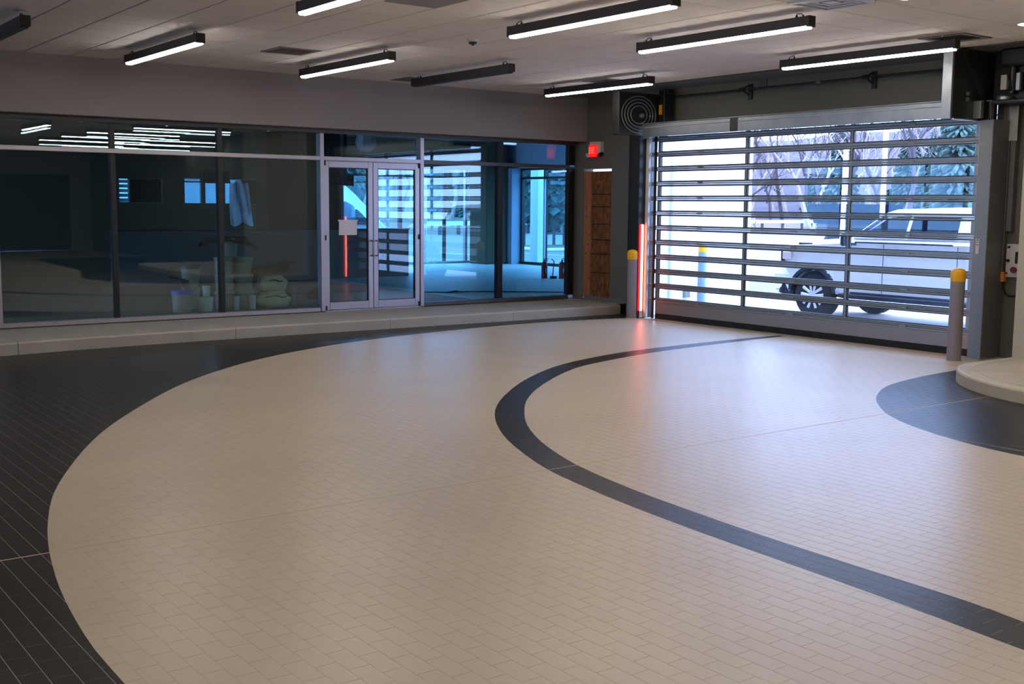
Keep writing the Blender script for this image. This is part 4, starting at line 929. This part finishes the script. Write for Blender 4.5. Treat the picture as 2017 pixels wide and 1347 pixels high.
for cy in (wy, wy2):
    pts = [(cy+AR*math.cos(a), .36+AR*math.sin(a)) for a in [PI*(.04+.92*i/16) for i in range(17)]]; pin = [(cy+(AR-.05)*math.cos(a), .36+(AR-.05)*math.sin(a)) for a in [PI*(.04+.92*i/16) for i in range(17)]]
    MB().prism(pts+pin[::-1], 'x', TX-.02, TX+.03).build('arch_flare', 'car_trim', tr)
    MB().prism([(cy+(AR-.02)*math.cos(a), .36+(AR-.02)*math.sin(a)) for a in [PI*i/14 for i in range(15)]], 'x', TX+.34, TX+.36).build('wheel_well', 'car_trim', tr)
for cy in (wy, wy2):
    for x0, s in ((TX+.02, 1), (TX+tw-.02, -1)):
        w = MB().lathe([(.215, 0), (.30, -.002*s), (.345, .02*s), (wr, .05*s), (wr, .20*s), (.345, .23*s), (.30, .25*s), (.21, .25*s)], (x0, cy, wr), 'x', 36).build('tyre', 'tyre', tr, True)
        r = MB().lathe([(.215, .01*s), (.222, .0), (.195, .02*s), (.185, .09*s), (.18, .10*s)], (x0, cy, wr), 'x', 32)
        r.build('rim', 'alloy', w, True)
        hub = MB().lathe([(.065, .012*s), (.055, -.004*s), (.03, -.008*s), (.01, -.008*s)], (x0, cy, wr), 'x', 18)
        for k in range(5):
            a = PI/2+2*PI*k/5; c, s2 = math.cos(a), math.sin(a); px, pz = -s2, c
            for sd in (-1, 1):
                q0 = (cy+c*.05+px*.022*sd, wr+s2*.05+pz*.022*sd); q1 = (cy+c*.20+px*.055*sd, wr+s2*.20+pz*.055*sd)
                hub.cyl((x0+.01*s, *q0), (x0+.015*s, *q1), .024, .032, n=6)
        hub.build('spokes', 'alloy', w, True)
        MB().lathe([(.205, .085*s), (.03, .085*s)], (x0, cy, wr), 'x', 24).build('brake_backing', 'car_trim', w)

# white van beyond the showroom
v = thing('delivery_van', (14.5, 30, 0), 'white high roof van outside the far showroom glazing', 'van')
prof = [(10.8, .35), (10.8, 2.25), (11.0, 2.36), (15.3, 2.36), (15.75, 2.22), (16.1, 1.95), (17.05, 1.02), (17.6, .86), (17.75, .72), (17.78, .35)]
m = MB(); n = len(prof); vs = []
for y, k in ((29.35, 0), (29.25, 1), (31.1, 1), (31.0, 0)):
    for x, z in prof: vs.append((x, y+(.10 if (z > 1.4 and y < 30) else (-.10 if z > 1.4 else 0)), z))
m.add(vs, [tuple(range(n)), tuple(range(4*n-1, 3*n-1, -1))]+[(s*n+i, (s+1)*n+i, (s+1)*n+(i+1) % n, s*n+(i+1) % n) for s in range(3) for i in range(n)]); m.build('body', 'car_white', v)
MB().prism([(15.3, 1.08), (15.3, 1.78), (15.75, 1.74), (16.0, 1.60), (16.05, 1.08)], 'y', 29.22, 29.36).build('side_window', 'car_glass', v)
MB().prism([(16.12, 1.08), (16.10, 1.52), (16.62, 1.06)], 'y', 29.22, 29.36).build('side_window', 'navy', v)
MB().bbox(16.45, 16.62, 29.0, 29.2, 1.06, 1.25, .03).build('wing_mirror', 'car_trim', v)
for x in (11.8, 16.8): MB().lathe([(.18, 0), (.30, 0), (.33, .03), (.33, .18), (.30, .2)], (x, 29.2, .33), 'y', 24).build('wheel', 'tyre', v, True)
tag(MB().cyl((17.0, 27.0, -.02), (17.0, 27.0, 2.42), .055, n=14).build('white_post', 'ext_white'), 'slim white post outside, seen behind the glass door', 'post')

# guardrail across the lot
def P3(p): return Vector(p)
A0, A1, A2 = Vector((33.6, 53.7, 0)), Vector((50, 56.5, 0)), Vector((78, 58.0, 0))
t = thing('guardrail', A1, 'white guardrail crossing behind the parking lot', 'guardrail')
def rail(z0, z1): 
    m = MB(); pts = [A0, A1, A2]
    for p, q in zip(pts[:-1], pts[1:]):
        d = (q-p).normalized(); nn = Vector((-d.y, d.x, 0))*.06; m.add([p-nn+Vector((0,0,z0)), q-nn+Vector((0,0,z0)), q-nn+Vector((0,0,z1)), p-nn+Vector((0,0,z1)), p+nn+Vector((0,0,z0)), q+nn+Vector((0,0,z0)), q+nn+Vector((0,0,z1)), p+nn+Vector((0,0,z1))], [(0,1,2,3),(7,6,5,4),(0,4,5,1),(1,5,6,2),(2,6,7,3),(3,7,4,0)])
    return m
rail(.52, .76).build('rail_beam', 'rail_white', t)
pr = None
for i in range(24):
    u = i/23; p = A0.lerp(A1, u*2) if u < .5 else A1.lerp(A2, u*2-1)
    if pr is None: pr = MB().box(p.x-.08, p.x+.08, p.y+.05, p.y+.2, 0, .62).build('post', 'bark_dark', t); p0 = p
    else: c = pr.copy(); COL.objects.link(c); c.location = p-p0
g = MB().add([(30, 56, -.01), (95, 60, -.01), (120, 105, 1.8), (28, 100, 1.8)], [(0, 1, 2, 3)]).build('verge', 'dry_grass', loc=(60, 70, 0)); g['kind'] = 'structure'; g['label'] = 'dry grass verge behind the guardrail'
# kerbed planting islands
for x, y, lx, ly, lab in ((26, 33, 7, 2.2, 'low kerbed grass island outside the far showroom glazing'), (46, 30, 12, 2.5, 'pale kerbed strip beyond the pickup')):
    t = thing('planting_island', (x, y, 0), lab, 'kerb'); MB().bbox(x, x+lx, y, y+ly, -.02, .12, .05).build('kerb_stone', 'kerb', t); MB().bbox(x+.2, x+lx-.2, y+.2, y+ly-.2, .1, .16, .03).build('grass_bed', 'dry_grass', t)
for k in range(5):
    g = MB().box(22+k*2.6, 22.12+k*2.6, 29.5, 34, -.02, -.015).build('trim_3', 'yellow_line', loc=(22+k*2.6, 31, -.02)); g['kind'] = 'structure'
# blue trailer behind the pickup
t = thing('dump_trailer', (34, 17.6, 0), 'dark blue trailer parked behind the pickup, showing above its hood', 'trailer')
dv = Vector((.60, .80, 0)); rv = Vector((.80, -.60, 0))
def obox(c, a0, a1, b0, b1, z0, z1, taper=0):
    vs = []
    for z, tp in ((z0, taper), (z1, 0)):
        for aa, bb in ((a0+tp, b0), (a1-tp, b0), (a1-tp, b1), (a0+tp, b1)): q = c+rv*aa+dv*bb; vs.append((q.x, q.y, z))
    return MB().add(vs, [(0, 3, 2, 1), (4, 5, 6, 7), (0, 1, 5, 4), (1, 2, 6, 5), (2, 3, 7, 6), (3, 0, 4, 7)])
def at(u, w, z=0): # point at depth w along the view through column u, on the ground
    q = Vector(rt)*((u-1008.5)/2243*w)-Vector(bk)*w; return Vector((q.x, q.y, z))
c0 = at(1688, 42)
obox(c0, -1.5, 1.5, 0, 2, 1.10, 1.82, .25).build('bed', 'navy', t); obox(c0, -1.2, 1.2, .3, 1.7, .7, 1.10).build('frame', 'car_trim', t)
for a in (-.9, 0, .9):
    q = c0+rv*a; MB().cyl(q+Vector((0, 0, .42)), q+dv*.3+Vector((0, 0, .42)), .42, n=20).build('wheel', 'tyre', t, True)
# light poles
for (x, y, _z), h, arm, lab in ((at(1650, 39), 3.68, True, 'white lamp post with a short arm, between the door dividers'), (at(1726, 37), 5.5, False, 'taller white lamp post beside the wider tree gap')):
    t = thing('lamp_post', (x, y, 0), lab, 'lamp post')
    MB().cyl((x, y, 0), (x, y, h), .085, .075, n=12).build('pole', 'ext_white', t, True); MB().cyl((x, y, 0), (x, y, .4), .17, n=14).build('concrete_base', 'ext_white', t)
    MB().bbox(x-.05, x+.26, y-.22, y+.05, h-.10, h+.02, .02).build('lamp_head', 'ext_white', t)
# hills and woods
hm = MB(); NX, NY = 60, 8; vs = []
rnd = random.Random(11)
for i in range(NX+1):
    for j in range(NY+1):
        u = i/NX; ang = math.radians(-2+72*u); rr = 105+j*9; q = (rr*math.cos(ang), rr*math.sin(ang)); h = 0.5+(1-math.cos(min(1, j/6)*PI))*5.2+1.0*math.sin(u*19+j)+rnd.random()*.8
        vs.append((q[0], q[1], h if j else -1))
hm.add(vs, [(i*(NY+1)+j, (i+1)*(NY+1)+j, (i+1)*(NY+1)+j+1, i*(NY+1)+j+1) for i in range(NX) for j in range(NY)])
g = hm.build('hillside', 'hill', loc=(90, 60, 0), smooth=True); g['kind'] = 'structure'; g['label'] = 'mauve grey wooded hillside'
def bare_tree(seed, h, m, lean=0.0):
    rnd = random.Random(seed); mb = MB()
    def branch(p, d, L, r, lev):
        q = p+d*L; mid = p+d*L*.5+Vector((rnd.uniform(-1, 1), rnd.uniform(-1, 1), 0))*L*.05
        mb.tube([p, mid, q], [r, r*.8, r*.55], 5 if lev < 2 else 3)
        if lev >= 4: return
        for k in range(3 if lev else 4):
            s = .35+.65*rnd.random(); st = p+d*L*s
            nd = (d+Vector((rnd.uniform(-1, 1), rnd.uniform(-1, 1), rnd.uniform(-.2, .5)))*.75).normalized()
            branch(st if k else q, nd, L*rnd.uniform(.42, .62), r*.5, lev+1)
    branch(Vector((0, 0, 0)), Vector((lean, lean*.4, 1)).normalized(), h*.55, h*.017, 0)
    return mb
protos = []
spots = []
rnd = random.Random(5)
for k in range(46):
    u = 1270+k*15.5+rnd.uniform(-8, 8); w = rnd.uniform(78, 112); spots.append((u, w))
for k in range(22):
    u = 640+k*24+rnd.uniform(-10, 10); w = rnd.uniform(72, 100); spots.append((u, w))
for k in range(7):
    mb = bare_tree(k+1, 8.5+k*.7, 'bark', (.35 if k % 3 == 0 else -.25 if k % 3 == 1 else .05))
    t = thing('bare_tree', (0, 0, 0), 'leafless pale tree beyond the parking lot', 'tree', 'leafless trees beyond the guardrail')
    mb.build('branches', 'bark' if k % 2 == 0 else 'bark_dark', t); protos.append(t)
for i, (u, w) in enumerate(spots):
    p = at(u, w, 0.0)
    o = protos[i] if i < 7 else dup(protos[i % 7], p)
    o.location = p; o.rotation_euler.z = rnd.uniform(0, 6.28)
def fir(seed, h):
    rnd = random.Random(seed); mb = MB()
    for k in range(900):
        f = (k/900)**.8; z = h*(.08+.9*f); r = h*.24*(1-f)**.8+.1; a = rnd.uniform(0, 6.28); L = r*rnd.uniform(.6, 1.1); w = L*.15
        tip = Vector((math.cos(a)*L, math.sin(a)*L, z-L*.25)); s = Vector((-math.sin(a), math.cos(a), 0))*w; b0 = Vector((math.cos(a)*L*.1, math.sin(a)*L*.1, z+.1))
        mb.add([b0-s*.3, b0+s*.3, tip*1.0+s*.5-Vector((0,0,0)), tip+Vector((0, 0, -.15*L)), tip-s*.5, b0+Vector((0, 0, -.25*L))], [(0, 1, 2), (0, 2, 4), (2, 3, 4), (0, 5, 1), (1, 5, 2), (4, 5, 0), (2, 5, 3), (3, 5, 4)])
    return mb
fp = None
for i, (u, w, s) in enumerate(((1640, 95, 1.1), (1770, 100, 1.0), (1870, 82, 1.35), (1915, 88, 1.3), (1590, 112, .7), (1080, 90, 1.1), (1110, 70, .9), (930, 92, .9), (1820, 96, 1.0), (870, 96, .8), (700, 90, 1.0), (1790, 110, 1.1), (1050, 74, .9))):
    p = at(u, w, 0)
    if fp is None:
        fp = thing('evergreen_tree', (0, 0, 0), 'dense bluish evergreen standing among the bare trees', 'tree', 'evergreens beyond the guardrail')
        fir(9, 8.5).build('foliage', 'fir', fp); MB().cyl((0, 0, 0), (0, 0, 7.8), .18, .04, n=8).build('trunk', 'bark_dark', fp); o = fp
    else: o = dup(fp, p)
    o.location = p; o.scale = (s, s, s); o.rotation_euler.z = i*1.3
# hedge outside the right hand glazing
t = thing('tall_hedge', (30, 36, 0), 'tall dense green hedge outside the corner glazing', 'hedge', None)
m = MB(); rnd = random.Random(2); c1, c2 = at(1030, 46), at(1190, 44)
for k in range(2200):
    u = rnd.random(); p = c1.lerp(c2, u)+Vector((rnd.uniform(-.8, .8), rnd.uniform(-.8, .8), 0)); z = rnd.uniform(1.0, 5.2); a = rnd.uniform(0, 6.28); s = rnd.uniform(.12, .3)
    d = Vector((math.cos(a), math.sin(a), rnd.uniform(-.4, .6)))*s; e = Vector((-math.sin(a)*.5, math.cos(a)*.5, .6))*s; p.z = z; m.add([p-d, p+e, p+d, p-e], [(0, 1, 2, 3)])
m.build('foliage', 'hedge', t)
m = MB(); q = c2-c1; 
for k in range(9): p = c1+q*(k/8); m.cyl((p.x, p.y, 0), (p.x, p.y, 2.5), .07, .05, n=6)
m.build('stems', 'bark_dark', t)
